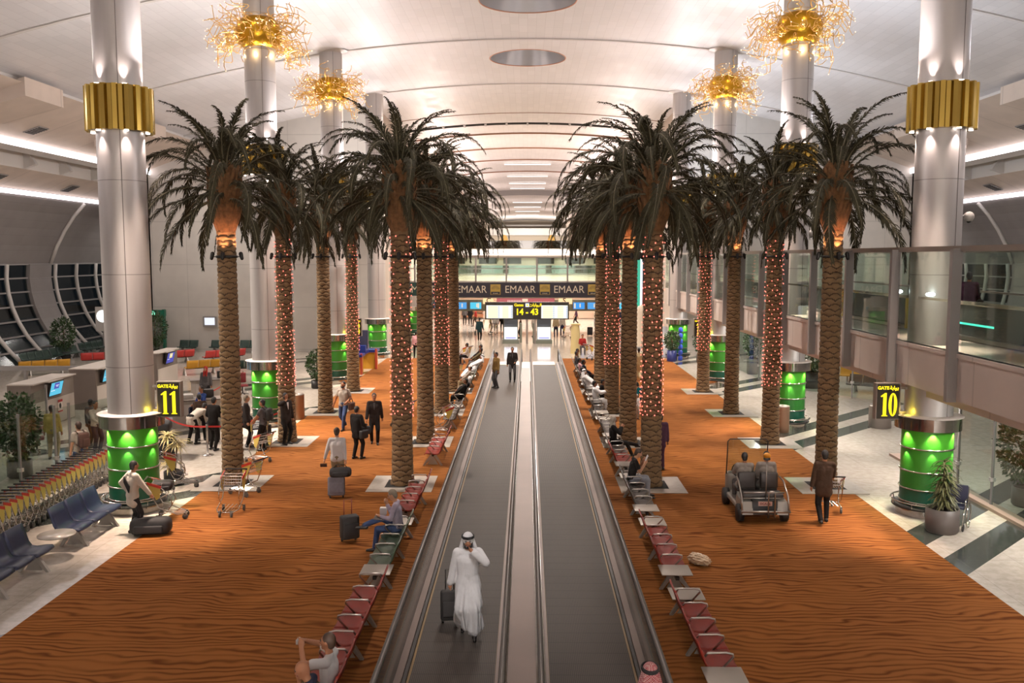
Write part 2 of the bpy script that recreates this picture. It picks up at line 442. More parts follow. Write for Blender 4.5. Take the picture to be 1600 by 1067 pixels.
# floor, carpets
struct(MB().box((0, 120, -0.15), (110, 290, 0.3)).build('floor', M_floor), 'polished pale stone floor with dark diagonal bands', 'floor')
for nm, x0, x1 in (('carpet', -9.15, -2.16), ('carpet', 2.04, 9.15)):
    c = MB().box(((x0 + x1) / 2, 31.4, 0.004), (x1 - x0, 53.2, 0.012)).build(nm, M_carpet)
    struct(c, 'orange dune patterned carpet on the %s of the walkways' % ('left' if x0 < 0 else 'right'), 'carpet')
# vault with round recesses
def vault():
    b = MB(); hs = 3.0
    xs = [-CE + (CE - hs) * i / 12 for i in range(13)] + [-hs + 0.5 * i for i in range(1, 12)] + [hs + (CE - hs) * i / 12 for i in range(13)]
    ys = []; y = -14.0
    while y < 62.0:
        ys.append(y)
        st = 0.5 if any(o - hs - 1e-6 <= y < o + hs - 1e-6 for o in OCULI) else 2.0
        nx = y + st
        for o in OCULI:
            if y < o - hs - 1e-6 < nx: nx = o - hs
        y = nx
    ys.append(62.0)
    P = lambda x, yy: (x, yy, zc(x))
    inh = lambda x, yy: any(abs(x + 0.05) < hs + 0.1 and abs(x) < hs and abs(yy - o) < hs for o in OCULI)
    vs = []; ix = {}; fs = []
    def vid(x, yy):
        k = (round(x, 4), round(yy, 4))
        if k not in ix: ix[k] = len(vs); vs.append(P(x, yy))
        return ix[k]
    for i in range(len(xs) - 1):
        for j in range(len(ys) - 1):
            if inh((xs[i] + xs[i + 1]) / 2, (ys[j] + ys[j + 1]) / 2): continue
            fs.append((vid(xs[i], ys[j]), vid(xs[i], ys[j + 1]), vid(xs[i + 1], ys[j + 1]), vid(xs[i + 1], ys[j])))
    for o in OCULI:
        n = 12; ring = []
        sq = [(-hs + 0.5 * i, -hs) for i in range(n)] + [(hs, -hs + 0.5 * i) for i in range(n)] + [(hs - 0.5 * i, hs) for i in range(n)] + [(-hs, hs - 0.5 * i) for i in range(n)]
        ids = []
        for x, dy in sq:
            q = atan2(dy, x); vs.append((2.1 * cos(q), o + 2.1 * sin(q), zc(2.1 * cos(q)))); ids.append(len(vs) - 1)
        m = len(sq)
        for k in range(m):
            x, dy = sq[k]; x2, dy2 = sq[(k + 1) % m]
            fs.append((vid(x, o + dy), ids[k], ids[(k + 1) % m], vid(x2, o + dy2)))
    b.add(vs, fs, True)
    return b
struct(vault().build('ceiling', M_ceil), 'vaulted ceiling of pale metal planks', 'ceiling')
M_rec = panel_mat('recess_metal', srgb(182, 180, 180), 40.0, 'z', 0.35, 0.6)
M_rim = mat('recess_rim', srgb(206, 150, 120), 0.4, 0.3)
for i, o in enumerate(OCULI):
    b = MB(); b.lathe([(2.1, 0), (1.95, 0.5), (1.75, 1.1)], 48); b.lathe([(1.75, 1.1), (0.01, 1.12)], 48)
    c = struct(b.build('ceiling_recess', M_rec, None, (-0.0, o, 17.6)), 'round metal recess in the ceiling, %s' % ('above the viewer', 'nearest one overhead', 'second from the viewer', 'larger one cut by the top edge of the photo', 'fully visible one below the cut one')[i], 'ceiling recess')
    pts = [(2.11 * cos(2 * pi * k / 48), 2.11 * sin(2 * pi * k / 48), zc(2.11 * cos(2 * pi * k / 48)) - 17.6) for k in range(48)]
    MB().tube(pts, 0.03, 6, True).build('rim', M_rim, c)
# transverse ribs
for k, y in enumerate(RIBS[:5]):
    b = MB(); n = 40
    for i in range(n):
        x0 = -CE + 2 * CE * i / n; x1 = -CE + 2 * CE * (i + 1) / n
        b.prism([(x0, zc(x0) + 0.02), (x1, zc(x1) + 0.02), (x1, zc(x1) - 0.06), (x0, zc(x0) - 0.06)], y - 0.1, y + 0.1, lambda u, v, w: (u, w, v))
    struct(b.build('trim_%d' % (k + 1), M_white))
# side shells: soffits, light strips, cove, curved wall, windows
Y0, Y1, Y2 = -14.0, 62.0, 84.0
WPROF = [(33.0, 6.1), (33.08, 5.2), (33.0, 4.3), (32.8, 3.4), (32.45, 2.5), (31.95, 1.6), (31.3, 0.8), (30.5, 0.0)]
def shell(s, side):
    def sheet(name, prof, m, y0, y1, n=1):
        b = MB(); k = len(prof)
        vs = [(s * x, y0 + (y1 - y0) * j / n, z) for j in range(n + 1) for x, z in prof]
        fs = [(j * k + i, j * k + i + 1, (j + 1) * k + i + 1, (j + 1) * k + i) for j in range(n) for i in range(k - 1)]
        b.add(vs, fs, False)
        return struct(b.build(name, m))
    sheet('ceiling_%s_edge' % side, [(CE, zc(CE)), (CE, zc(CE) - 0.3), (21.7, zc(CE) - 0.3)], M_white, Y0, Y1)
    sheet('ceiling_%s_soffit' % side, [(21.7, zc(CE) - 0.3), (26.0, 12.55)], M_beige, Y0, Y1)
    sheet('trim_%s_lip' % side, [(26.0, 12.55), (26.0, 12.2), (26.9, 12.1), (26.9, 13.25), (28.2, 13.25), (28.2, 11.5)], M_white, Y0, Y2)
    sheet('ceiling_%s_lower_soffit' % side, [(28.2, 11.5), (30.2, 10.6)], M_beige, Y0, Y2)
    sheet('wall_%s' % side, [(30.2, 10.6), (30.45, 10.2), (31.2, 9.4), (31.9, 8.4), (32.5, 7.3), (33.0, 6.1)], M_grey, Y0, Y2)
    for nm, x, z, h, y1 in (('upper', 25.97, 12.38, 0.34, Y1), ('lower', 30.22, 10.42, 0.26, Y2)):
        o = MB().box((s * x, (Y0 + y1) / 2, z), (0.08, y1 - Y0, h)).build('strip_light', M_strip)
        tag(o, 'long white light strip along the %s ceiling edge on the %s' % (nm, side), 'strip light')
    # triangular fins in the cove
    b = MB()
    for k in range(24):
        y = -8 + 3.9 * k
        if y < Y2: b.prism([(28.2, 12.9), (28.2, 11.5), (27.5, 11.75)], y - 0.15, y + 0.15, lambda u, v, w: (s * u, w, v))
    struct(b.build('trim_%s_fins' % side, M_white))
    # boxed beams between vault and soffit
    b = MB()
    for y in (16.9, 28.7, 40.6, 52.5):
        b.prism([(21.6, 14.3), (24.4, 13.4), (24.4, 12.75), (21.6, 13.5)], y - 1.6, y + 1.6, lambda u, v, w: (s * u, w, v))
    struct(b.build('trim_%s_beams' % side, M_beige))
    # vents on both soffits
    for k, (x, z, y) in enumerate([(24.8, 12.97, 45.6), (24.8, 12.97, 35.0), (29.3, 10.97, 49.6), (29.3, 10.97, 57.6), (29.3, 10.97, 41.0)]):
        a = atan2(0.55, 1.0) * -s * (0.62 if x < 26 else 0.8)
        r = Matrix.Rotation(-a if s > 0 else -a, 3, 'Y')
        v = MB(); v.box((0, 0, 0), (0.9, 0.9, 0.05), r)
        vv = v.build('air_vent', M_gpaint, None, (s * x, y, z - 0.03)); tag(vv, None, None, None, 'structure')
        g = MB()
        for q in range(6): g.box(r @ V((-0.35 + 0.14 * q, 0, -0.03)), (0.06, 0.8, 0.03), r)
        g.build('grille', M_dark, vv)
    # curved windows
    YW0, YW1 = 20.0, 82.0
    sheet('window_%s' % side, WPROF, M_night, YW0, Y2, 20)
    b = MB()
    for i, (x, z) in enumerate(WPROF[:-1]): b.box((s * (x - 0.06), (YW0 + Y2) / 2, z), (0.14, Y2 - YW0, 0.1))
    struct(b.build('window_%s_transoms' % side, M_gpaint))
    for y in [21 + 2.93 * k for k in range(22)]:
        if 57.9 < y < 61.6: continue
        pts = [(s * (x - 0.18), y, z) for x, z in WPROF]
        c = MB().tube(pts, 0.13, 8).build('window_rib', M_white); struct(c)
    b = MB()                                                   # solid curved bay between two windows
    for (xa, za), (xb, zb) in zip(WPROF[:-1], WPROF[1:]):
        b.prism([(xa - 0.25, za), (xb - 0.25, zb), (xb + 0.1, zb), (xa + 0.1, za)], 58.7, 61.4, lambda u, v, w: (s * u, w, v))
    struct(b.build('wall_%s_bay' % side, M_grey))
    b = MB()
    for y in (37.8, 49.6, 61.5, 73.3):
        pts = [(30.4, 10.2), (31.15, 9.4), (31.85, 8.4), (32.45, 7.3), (32.95, 6.1)]
        b.tube([(s * (x - 0.05), y, z) for x, z in pts], 0.13, 6)
    struct(b.build('trim_%s_ribs' % side, M_white))
    # end wall facing the hall, return wall and far closing wall
    poly = [(10.45, -0.02), (26.2, -0.02), (26.2, 12.5), (21.7, zc(CE) - 0.3), (CE, zc(CE))] + [(x, zc(x) + 0.05) for x in (19, 16, 13, 10.45)]
    o = struct(MB().prism(poly, 62.0, 62.3, lambda u, v, w: (s * u, w, v)).build('wall_end_%s' % side, M_end), 'large pale end wall on the %s of the hall' % side, 'wall')
    struct(MB().box((s * 26.2, 73, 6.6), (0.2, 22, 13.4)).build('wall_return_%s' % side, M_end))
    struct(MB().box((s * 30, 84.2, 6.6), (9, 0.2, 13.6)).build('wall_far_%s' % side, M_grey))
    # tarmac and a lit building outside
    struct(MB().box((s * 70, 50, -0.6), (74, 160, 0.2)).build('ground_%s' % side, mat('tarmac', srgb(52, 50, 48), 0.9)))
shell(-1, 'left'); shell(1, 'right')
for yy, zz in ((64, 3.2), (71, 4.4)):
    o = MB().box((-62, yy + 20, zz), (1, 9, 3.4)).build('lit_facade', mat('tan_facade', srgb(170, 140, 100), 0.8, emit=srgb(150, 120, 84), es=0.35)); struct(o)

# concourse beyond the hall
M_slat = panel_mat('slatted_wall', srgb(206, 190, 176), 0.55, 'y', 0.55)
for s in (-1, 1):
    sd = 'left' if s < 0 else 'right'
    b = MB(); b.box((s * 10.55, 164, 8.6), (0.2, 204, 17.6)); struct(b.build('wall_concourse_%s' % sd, M_slat))
    b = MB()
    for k in range(46): b.box((s * 10.3, 68.0 + 1.1 * k, 13.2), (0.3, 0.28, 5.0))
    struct(b.build('trim_concourse_%s' % sd, M_white))
b = MB(); b.grid(lambda u, v: (-10.5 + 21 * u, 62 + 13.2 * v, zc(-10.5 + 21 * u)), 16, 2)
struct(b.build('ceiling_hall_end', M_ceil))
b = MB(); b.grid(lambda u, v: (-10.5 + 21 * u, 76.4 + 75.6 * v, zc(-10.5 + 21 * u) + 0.1), 16, 24)
struct(b.build('ceiling_concourse', M_ceil))
b = MB(); b.grid(lambda u, v: (-10.5 + 21 * u, 152 + 104 * v, zc(-10.5 + 21 * u) - 0.75), 16, 24)
struct(b.build('ceiling_concourse_far', M_ceil))
b = MB(); b.grid(lambda u, v: (-10.5 + 21 * u, 152, zc(-10.5 + 21 * u) - 0.75 + 0.95 * v), 16, 1)
struct(b.build('trim_ceiling_step', M_gpaint))
# dark slot across the vault
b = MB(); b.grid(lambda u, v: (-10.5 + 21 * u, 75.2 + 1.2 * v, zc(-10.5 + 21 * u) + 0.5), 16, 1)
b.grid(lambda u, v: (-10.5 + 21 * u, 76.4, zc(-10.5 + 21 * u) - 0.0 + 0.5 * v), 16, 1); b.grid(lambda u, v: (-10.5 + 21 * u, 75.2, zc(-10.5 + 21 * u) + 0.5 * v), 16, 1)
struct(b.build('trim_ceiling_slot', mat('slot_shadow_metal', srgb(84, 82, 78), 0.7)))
b = MB()
for k in range(-5, 6): b.box((k * 1.75, 75.8, zc(k * 1.75) + 0.2), (0.16, 1.3, 0.5))
struct(b.build('trim_slot_bars', M_gpaint))
for k, y in enumerate((70.2, 82.0, 93.0, 104.0, 118.0)):
    b = MB(); n = 16
    for i in range(n):
        x0 = -10.45 + 20.9 * i / n; x1 = x0 + 20.9 / n
        b.prism([(x0, zc(x0) + 0.12), (x1, zc(x1) + 0.12), (x1, zc(x1) - 0.03), (x0, zc(x0) - 0.03)], y - 0.06, y + 0.06, lambda u, v, w: (u, w, v))
    struct(b.build('trim_%d' % (k + 11), mat('rust_trim', srgb(150, 112, 92), 0.6)))
b = MB()
for y in (108, 124, 136, 146, 170, 186, 204, 222): b.box((0, y, zc(0) - (0.1 if y < 150 else 0.9)), (5.5, 0.5, 0.06))
struct(b.build('trim_ceiling_lights', glow('ceiling_line_light', (1, 0.95, 0.9), 2.0)))  # glowing bars imitate bright reflections on the far vault
# end of the concourse and its upper levels
struct(MB().box((0, 256.2, 8.5), (21, 0.3, 18)).build('wall_end', M_cream))
b = MB(); b.box((0, 251, 13.4), (21, 8, 1.9)); b.box((0, 253, 15.2), (14, 4, 0.5))
struct(b.build('trim_far_beam', M_white))

# ---------------------------------------------------------------- glazed bridges (right side and across)
M_floorw = mat('bridge_floor', srgb(180, 168, 156), 0.25)
def bridge(side_label, P, length, npost, z0=3.1, z1=4.45, ztop=6.72, depth=3.9, post_gap=3.3, handr=5.55):
    """P(u, d, z): u along the glass front, d depth behind it"""
    def bx(b, u0, u1, d0, d1, za, zb):
        vs = [P(u, d, z) for z in (za, zb) for d in (d0, d1) for u in (u0, u1)]
        b.add(vs, [(0, 2, 3, 1), (4, 5, 7, 6), (0, 1, 5, 4), (2, 6, 7, 3), (0, 4, 6, 2), (1, 3, 7, 5)])
    t = thing('glazed_bridge', side_label, 'bridge'); t['kind'] = 'structure'
    b = MB(); bx(b, 0, length, 0.06, 0.2, z0 + 0.28, z1); bx(b, 0, length, 0.02, 0.24, z1 - 0.1, z1); b.build('fascia', M_fascia, t)
    b = MB(); bx(b, 0, length, 0.2, depth, z0 + 0.3, z1 - 0.15); bx(b, 0, length, 0.45, 0.75, z0, z0 + 0.35); b.build('soffit', M_fascia, t)
    b = MB(); bx(b, 0, length, 0.2, depth, z1 - 0.15, z1 - 0.05); b.build('deck', M_floorw, t)
    b = MB(); bx(b, 0, length, 0.0, 0.2, ztop, ztop + 0.12); b.build('top_rail', M_steel2, t)
    b = MB(); bx(b, 0, length, 0.24, 0.32, handr, handr + 0.06); b.build('handrail', M_chrome, t)
    for k in range(npost):
        u = k * post_gap + 0.9
        if u > length: break
        b = MB(); bx(b, u - 0.07, u + 0.07, -0.16, 0.06, z0 + 0.25, ztop + 0.06)
        bx(b, u + 0.11, u + 0.17, -0.12, 0.06, z0 + 0.6, z1 - 0.3)
        b.build('post', M_gpaint, t)
        if u + post_gap < length + 2:
            b = MB(); bx(b, u + 0.1, u + post_gap - 0.1, 0.1, 0.12, z1, ztop); b.build('glass_panel', M_glass, t)
    b = MB(); bx(b, 0, length, depth - 0.1, depth - 0.08, z1, ztop); b.build('rear_glass', M_glass, t)
    b = MB(); bx(b, 0, length, depth - 0.14, depth - 0.04, ztop, ztop + 0.1); bx(b, 0, length, depth - 0.14, depth - 0.06, handr, handr + 0.06); b.build('rear_rail', M_steel2, t)
    return t
def bridge_details():
    t = thing('bridge_walkway', 'dark balustrade with a bright rail along the right bridge', 'moving walkway', (11.7, 36, 4.41))
    MB().box((0, 0, 0.46), (0.1, 53, 0.9)).build('balustrade', mat('bridge_dark_glass', srgb(70, 78, 76), 0.2), t); MB().box((0, 0, 0.95), (0.14, 53, 0.07)).build('handrail', M_chrome, t); MB().box((-0.12, 0, 0.06), (0.16, 53, 0.1)).build('skirt', M_steel, t)
    for y, L in ((-12.2, 2.6), (-17.0, 0.9), (-9.5, 0.9)): MB().box((-0.06, y, 0.42), (0.02, L, 0.05)).build('green_strip', glow('green_neon', (0.1, 0.9, 0.6), 1.6, False), t)
    for y in (-9.0, -8.0, -3.5): MB().box((-0.3, y, 0.5), (0.12, 0.12, 0.9)).build('yellow_post', mat('yellow_post', srgb(206, 170, 60), 0.5), t)
    for k, (x, y) in enumerate(((10.35, 22.1), (10.3, 24.0))):
        o = MB().ell((0, 0, 0), (0.12, 0.06, 0.05), 10, 6).build('floodlight', glow('flood_white', (0.9, 0.97, 1.0), 14.0), None, (9.86, y, 5.68)); tag(o, ('small white floodlight on the bridge rail before the nearest right column', 'second small white floodlight on the bridge rail behind the column')[k], 'floodlight', 'floodlights on the right bridge')  # glowing blobs added to imitate reflected lights
bridge_details()
br = bridge('glazed bridge running along the right side of the hall', lambda u, d, z: (9.55 + d, 9.3 + u, z), 52.6, 20)
bc = bridge('glazed bridge crossing the far end above the dark banner', lambda u, d, z: (-10.3 + u, 75.0 + d, z), 20.6, 9, z0=3.12, z1=4.55, ztop=6.5, post_gap=2.55, depth=4.0)
for y in (14, 20, 26, 32, 38, 44, 50, 56):
    light('bridge_light', 'AREA', (11.5, y, 3.35), 150, NEUT, (11.5, y, 0), size=0.5)
# ---------------------------------------------------------------- columns
def shaft_mat():
    t = NT('column_aluminium')
    f = t.M('ABSOLUTE', t.M('SUBTRACT', t.M('FRACT', t.M('DIVIDE', t.M('ADD', t.z, 0.9), 2.35)), 0.5))
    j = t.ss(f, 0.494, 0.498)
    n = t.noise(t.vec(t.M('MULTIPLY', t.x, 3.0), t.M('MULTIPLY', t.y, 3.0), t.M('MULTIPLY', t.z, 0.15)), 1.0, 2.0)
    c = t.mix(t.ss(n, 0.3, 0.7), srgb(204, 199, 196), srgb(216, 211, 208))
    c = t.mix(t.M('MULTIPLY', j, 0.6), c, srgb(96, 90, 88))
    return t.out(c, 0.40, 0.55, 0.5)
M_shaft = shaft_mat()
M_gold = mat('brass_sheet', srgb(178, 150, 76), 0.26, 1.0)
M_gold2 = mat('hammered_gold', srgb(214, 166, 52), 0.28, 0.95, bump=(9, 0.5))
M_hat = mat('column_hat', srgb(214, 204, 196), 0.4, 0.2)
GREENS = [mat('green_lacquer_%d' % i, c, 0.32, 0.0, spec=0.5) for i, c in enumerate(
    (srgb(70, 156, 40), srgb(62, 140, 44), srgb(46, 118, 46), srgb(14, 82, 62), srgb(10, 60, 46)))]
M_lamp = glow('collar_lamp', (1.0, 0.86, 0.78), 9.0, False)
COLX = {0: 10.3, 1: 10.2, 2: 10.05, 3: 9.85}
COLY = {0: 22.9, 1: 34.8, 2: 46.7, 3: 58.5}
BANDS = [2.35, 1.75, 1.16, 0.70, 0.36, 0.20]
where = ['nearest', 'second', 'third', 'fourth']
col_objs = {}
def pleat(n, r0, r1):
    p = []
    for k in range(n):
        for f, r in ((0.0, r0), (0.12, r1), (0.5, r1), (0.62, r0)):
            q = 2 * pi * (k + f) / n; p.append((r * cos(q), r * sin(q)))
    return p
def drum_parts(t, lit=6, near=True):
    for i in range(5):
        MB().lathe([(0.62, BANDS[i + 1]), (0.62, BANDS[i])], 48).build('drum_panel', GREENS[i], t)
    for z in BANDS[1:5]:
        MB().tube([(0.635 * cos(2 * pi * k / 40), 0.635 * sin(2 * pi * k / 40), z) for k in range(40)], 0.024, 6, True).build('ring', M_chrome, t)
    b = MB(); b.lathe([(0.80, 2.24), (0.80, 2.56)], 48); b.lathe([(0.62, 2.30), (0.80, 2.24)], 48); b.build('mirror_band', M_chrome, t)
    b = MB(); b.lathe([(0.57, 2.60), (0.84, 2.58), (0.84, 2.56), (0.6, 2.555)], 48); b.build('hat', M_hat, t)
    b = MB(); b.lathe([(0.70, 0.0), (0.70, 0.22)], 40); b.build('base', mat('base_mirror', srgb(206, 196, 186), 0.1, 0.9), t)
    b = MB(); b.lathe([(0.60, 0.25), (0.80, 0.25), (0.80, 0.20), (0.70, 0.20)], 40); b.build('base_plate', M_dark, t)
    b = MB(); b.tube([(0.82 * cos(2 * pi * k / 40), 0.82 * sin(2 * pi * k / 40), 0.36) for k in range(40)], 0.022, 6, True)
    for k in range(8): q = 2 * pi * k / 8; b.tube([(0.80 * cos(q), 0.80 * sin(q), 0.24), (0.82 * cos(q), 0.82 * sin(q), 0.36)], 0.014, 5)
    b.build('foot_rail', M_chrome, t)
def drum_lights(t, x, y, n, e):
    base = -pi / 2 - (x / 22.0) * 0.45
    for k in range(n):
        q = base + 2 * pi * k / n + (pi / n if n == 4 else 0)
        for z, ee, zz, r in ((2.225, e, 1.20, 0.705), (1.715, e * 0.24, 0.8, 0.695)):
            light('drum_spot', 'SPOT', (r * cos(q), r * sin(q), z), ee * 13, (0.95, 1.0, 0.66), (0.61 * cos(q), 0.61 * sin(q), zz), spot=rad(86), blend=0.6, radius=0.015, parent=t)
def column(i, s):
    x, y = s * COLX[i], COLY[i]
    sd = 'left' if s < 0 else 'right'
    ex = {(0, -1): 'beside the gate 11 sign', (0, 1): 'beside the gate 10 sign and passing the bridge'}.get((i, s), 'carrying a golden globe' if i in (1, 2) else 'before the end wall')
    t = thing('column', '%s silver column on the %s side with a green drum, %s' % (where[i], sd, ex), 'column', (x, y, 0), 0, 'silver columns with green drums')
    zt = zc(x) + 0.1
    MB().lathe([(0.575, 2.55), (0.575, zt)], 48).build('shaft', M_shaft, t)
    a = -pi / 2 + 0.4
    MB().box((0.577 * cos(a), 0.577 * sin(a), (zt + 2.55) / 2), (0.014, 0.014, zt - 2.6)).build('seam', mat('seam_grey', srgb(120, 114, 110), 0.5, 0.6), t)
    b = MB(); b.lathe([(0.575, zt - 0.16), (0.9, zt - 0.06 + (0.02))], 40); b.build('ceiling_collar', M_shaft, t)
    b = MB(); b.prism(pleat(18, 0.73, 0.82), 9.72, 10.82); b.build('gold_collar', M_gold, t)
    b = MB()
    base = -pi / 2 - (x / 22.0) * 0.45
    n = 6
    for k in range(n):
        q = base + 0.42 + 2 * pi * k / n
        for z in (9.705, 10.835): b.cyl((0.67 * cos(q), 0.67 * sin(q), z - 0.01), 0.055, 0.02, 10)
    b.build('collar_lamp', M_lamp, t)
    e = 130 if i < 2 else 90
    for k in range(n):
        q = base + 0.42 + 2 * pi * k / n
        c, d = cos(q), sin(q)
        if i > 1 and d > 0.6: continue
        light('collar_uplight', 'SPOT', (0.665 * c, 0.665 * d, 10.87), e, (1, 0.82, 0.76), (0.585 * c, 0.585 * d, 12.4), spot=rad(66), blend=1.0, radius=0.03, parent=t)
        light('collar_downlight', 'SPOT', (0.665 * c, 0.665 * d, 9.67), e * 1.1, (1, 0.80, 0.72), (0.585 * c, 0.585 * d, 8.0), spot=rad(66), blend=1.0, radius=0.03, parent=t)
    # floor spots under the collar
    for ox, oy, dx, dy, p in ((-s * 0.35, -0.9, -s * 0.9, -1.7, 1.0), (s * 0.5, 0.85, s * 1.2, 2.0, 0.8), (-s * 0.8, -0.45, -s * 1.5, -1.0, 0.8)):
        light('floor_spot', 'SPOT', (ox, oy, 9.6), p * (4200 if i < 2 else 2600), (1, 0.76, 0.62), (dx, dy, 0), spot=rad(36), blend=0.8, radius=0.08, parent=t)
    drum_parts(t)
    drum_lights(t, x, y, 6 if i < 2 else 4, 5.5 if i < 2 else 5.0)
    col_objs[(i, s)] = t
for i in range(4):
    for s in (-1, 1): column(i, s)
# one more green drum column far behind the banner bridge on the left
t = thing('column', 'far green drum column below the left end of the dark banner', 'column', (-9.1, 73.2, 0), 0, 'silver columns with green drums')
drum_parts(t); MB().lathe([(0.5, 2.55), (0.5, 3.4)], 32).build('shaft', M_shaft, t); drum_lights(t, -9.1, 73.2, 4, 6)

# ---------------------------------------------------------------- golden globes with curling tendrils
M_tend = mat('gold_wire', srgb(236, 190, 108), 0.35, 0.5)
M_tip = glow('tendril_tip', (1.0, 0.74, 0.5), 2.2, False)
def globe(i, s, z, seed):
    R = random.Random(seed)
    x, y = s * COLX[i], COLY[i]
    sd = 'left' if s < 0 else 'right'
    t = thing('chandelier', 'golden globe with curling wires around the %s column on the %s' % (where[i], sd), 'chandelier', (x, y, z), 0, 'golden globes on the columns')
    prof = [(0.60, 0.66)] + [(0.24 + 0.62 * cos(rad(a)), 0.66 * sin(rad(a))) for a in range(75, -70, -10)] + [(0.60, -0.66)]
    MB().lathe(prof, 40).build('globe', M_gold2, t)
    b = MB(); b2 = MB()
    for k in range(250):
        a = R.uniform(0, 2 * pi); el = rad(R.uniform(-65, 65))
        d = V((cos(a) * cos(el), sin(a) * cos(el), sin(el)))
        p = V((d.x * 0.85, d.y * 0.85, 0.6 * d.z)); L = R.uniform(0.7, 1.35)
        u = d.orthogonal().normalized(); w = d.cross(u); ph = R.uniform(0, 6.28); pts = []
        fr = R.uniform(7, 12); am = R.uniform(0.10, 0.21); ph2 = R.uniform(0, 6.28)
        for j in range(13):
            q = j / 12
            pts.append(p + d * L * q + (u * cos(fr * q + ph) + w * sin(fr * 1.2 * q + ph2)) * am * (0.3 + q) + V((0, 0, -0.15 * q * q)))
        if min(sqrt(v.x ** 2 + v.y ** 2) for v in pts) < 0.62: continue
        b.tube(pts, [0.014] * 12 + [0.009], 4, caps=False)
        b2.ell(pts[-1], (0.022, 0.022, 0.022), 6, 4)
    o = b.build('wire_tendrils', M_tend, t); o['kind'] = 'stuff'
    o = b2.build('tip_lights', M_tip, t); o['kind'] = 'stuff'
    for k in range(3):
        q = -pi / 2 + (k - 1) * 1.3
        light('globe_lamp', 'POINT', (0.74 * cos(q), 0.74 * sin(q), -0.85), 9, (1, 0.66, 0.3), radius=0.05, parent=t)
        light('globe_lamp', 'POINT', (1.15 * cos(q), 1.15 * sin(q), 0.5), 5, (1, 0.7, 0.36), radius=0.05, parent=t)
globe(1, -1, 15.02, 1); globe(1, 1, 15.1, 2); globe(2, -1, 15.08, 3); globe(2, 1, 15.12, 4)

# ---------------------------------------------------------------- palms
M_bark = mat('palm_bark', srgb(126, 100, 70), 0.9, noise=(5, 0.2))
M_crevice = mat('palm_fibre', srgb(66, 48, 32), 0.95)
M_boot = mat('palm_boot', srgb(112, 78, 48), 0.9, noise=(9, 0.35))
M_frond = mat('palm_frond', srgb(54, 50, 34), 0.75, noise=(2.0, 0.25), spec=0.2)
M_rachis = mat('palm_rachis', srgb(104, 96, 74), 0.6)
def trunk_mesh():
    b = MB(); nz, na = 300, 70; H0 = 7.35; nc = 5; h = 0.150
    def f(u, v):
        z = H0 * v; th = 2 * pi * u
        r = 0.30 - 0.05 * v + 0.05 * math.exp(-z / 0.25)
        for k in range(int(z / h) - 1, int(z / h) + 4):         # lowest leaf stub that still covers this point
            uu = th / (2 * pi) * nc + 0.5 * (k % 2); du = abs(uu - math.floor(uu) - 0.5)
            top = k * h - 0.55 * h * (2 * du) ** 2
            if z < top: break
        uu2 = th / (2 * pi) * nc + 0.5 * ((k + 1) % 2); du2 = abs(uu2 - math.floor(uu2) - 0.5)
        bot = (k - 1) * h - 0.55 * h * (2 * du2) ** 2
        q = max(0.0, min(1.0, (z - bot) / max(0.02, top - bot)))
        r += 0.052 * (max(0.0, 1 - (2 * q - 1) ** 2) ** 0.5) * (0.6 + 0.5 * q) - 0.030
        return (r * cos(th), r * sin(th), z)
    b.grid(f, na, nz, True)
    for j in range(nz):                                        # sunken faces painted darker: crevice shade in the colour, with fibre
        for i in range(na):
            z0 = H0 * (j + 0.5) / nz; th = 2 * pi * (i + 0.5) / na
            x, y, _ = f((i + 0.5) / na, (j + 0.5) / nz)
            if sqrt(x * x + y * y) < 0.272 - 0.05 * (j + 0.5) / nz + 0.05 * math.exp(-z0 / 0.25) + 0.024: b.mi[j * na + i] = 1
    return b.mesh('trunk', [M_bark, M_crevice])
def boot_mesh():
    b = MB()
    b.lathe([(0.23, 7.2), (0.27, 7.4), (0.36, 7.65), (0.41, 8.0), (0.41, 8.6), (0.34, 9.05), (0.16, 9.3), (0.02, 9.35)], 20)
    R = random.Random(5)
    for k in range(110):                                        # cut leaf bases
        a = k * 2.39996; z = 7.3 + 1.55 * k / 110; r = 0.25 + 0.15 * min(1, (z - 7.2) / 0.55)
        d = V((cos(a), sin(a), 0)); w = V((-sin(a), cos(a), 0))
        p0 = d * (r - 0.06) + V((0, 0, z - 0.12)); p1 = d * (r + 0.05) + V((0, 0, z + 0.22)) ; p2 = d * (r + 0.085) + V((0, 0, z + 0.36))
        vs = []
        for p, ww, th in ((p0, 0.085, 0.02), (p1, 0.07, 0.03), (p2, 0.05, 0.02)):
            vs += [p - w * ww, p + d * th, p + w * ww, p - d * th]
        b.add(vs, [(i * 4 + q, i * 4 + (q + 1) % 4, i * 4 + 4 + (q + 1) % 4, i * 4 + 4 + q) for i in range(2) for q in range(4)] + [(8, 9, 10, 11)])
    return b.mesh('leaf_base', M_boot)
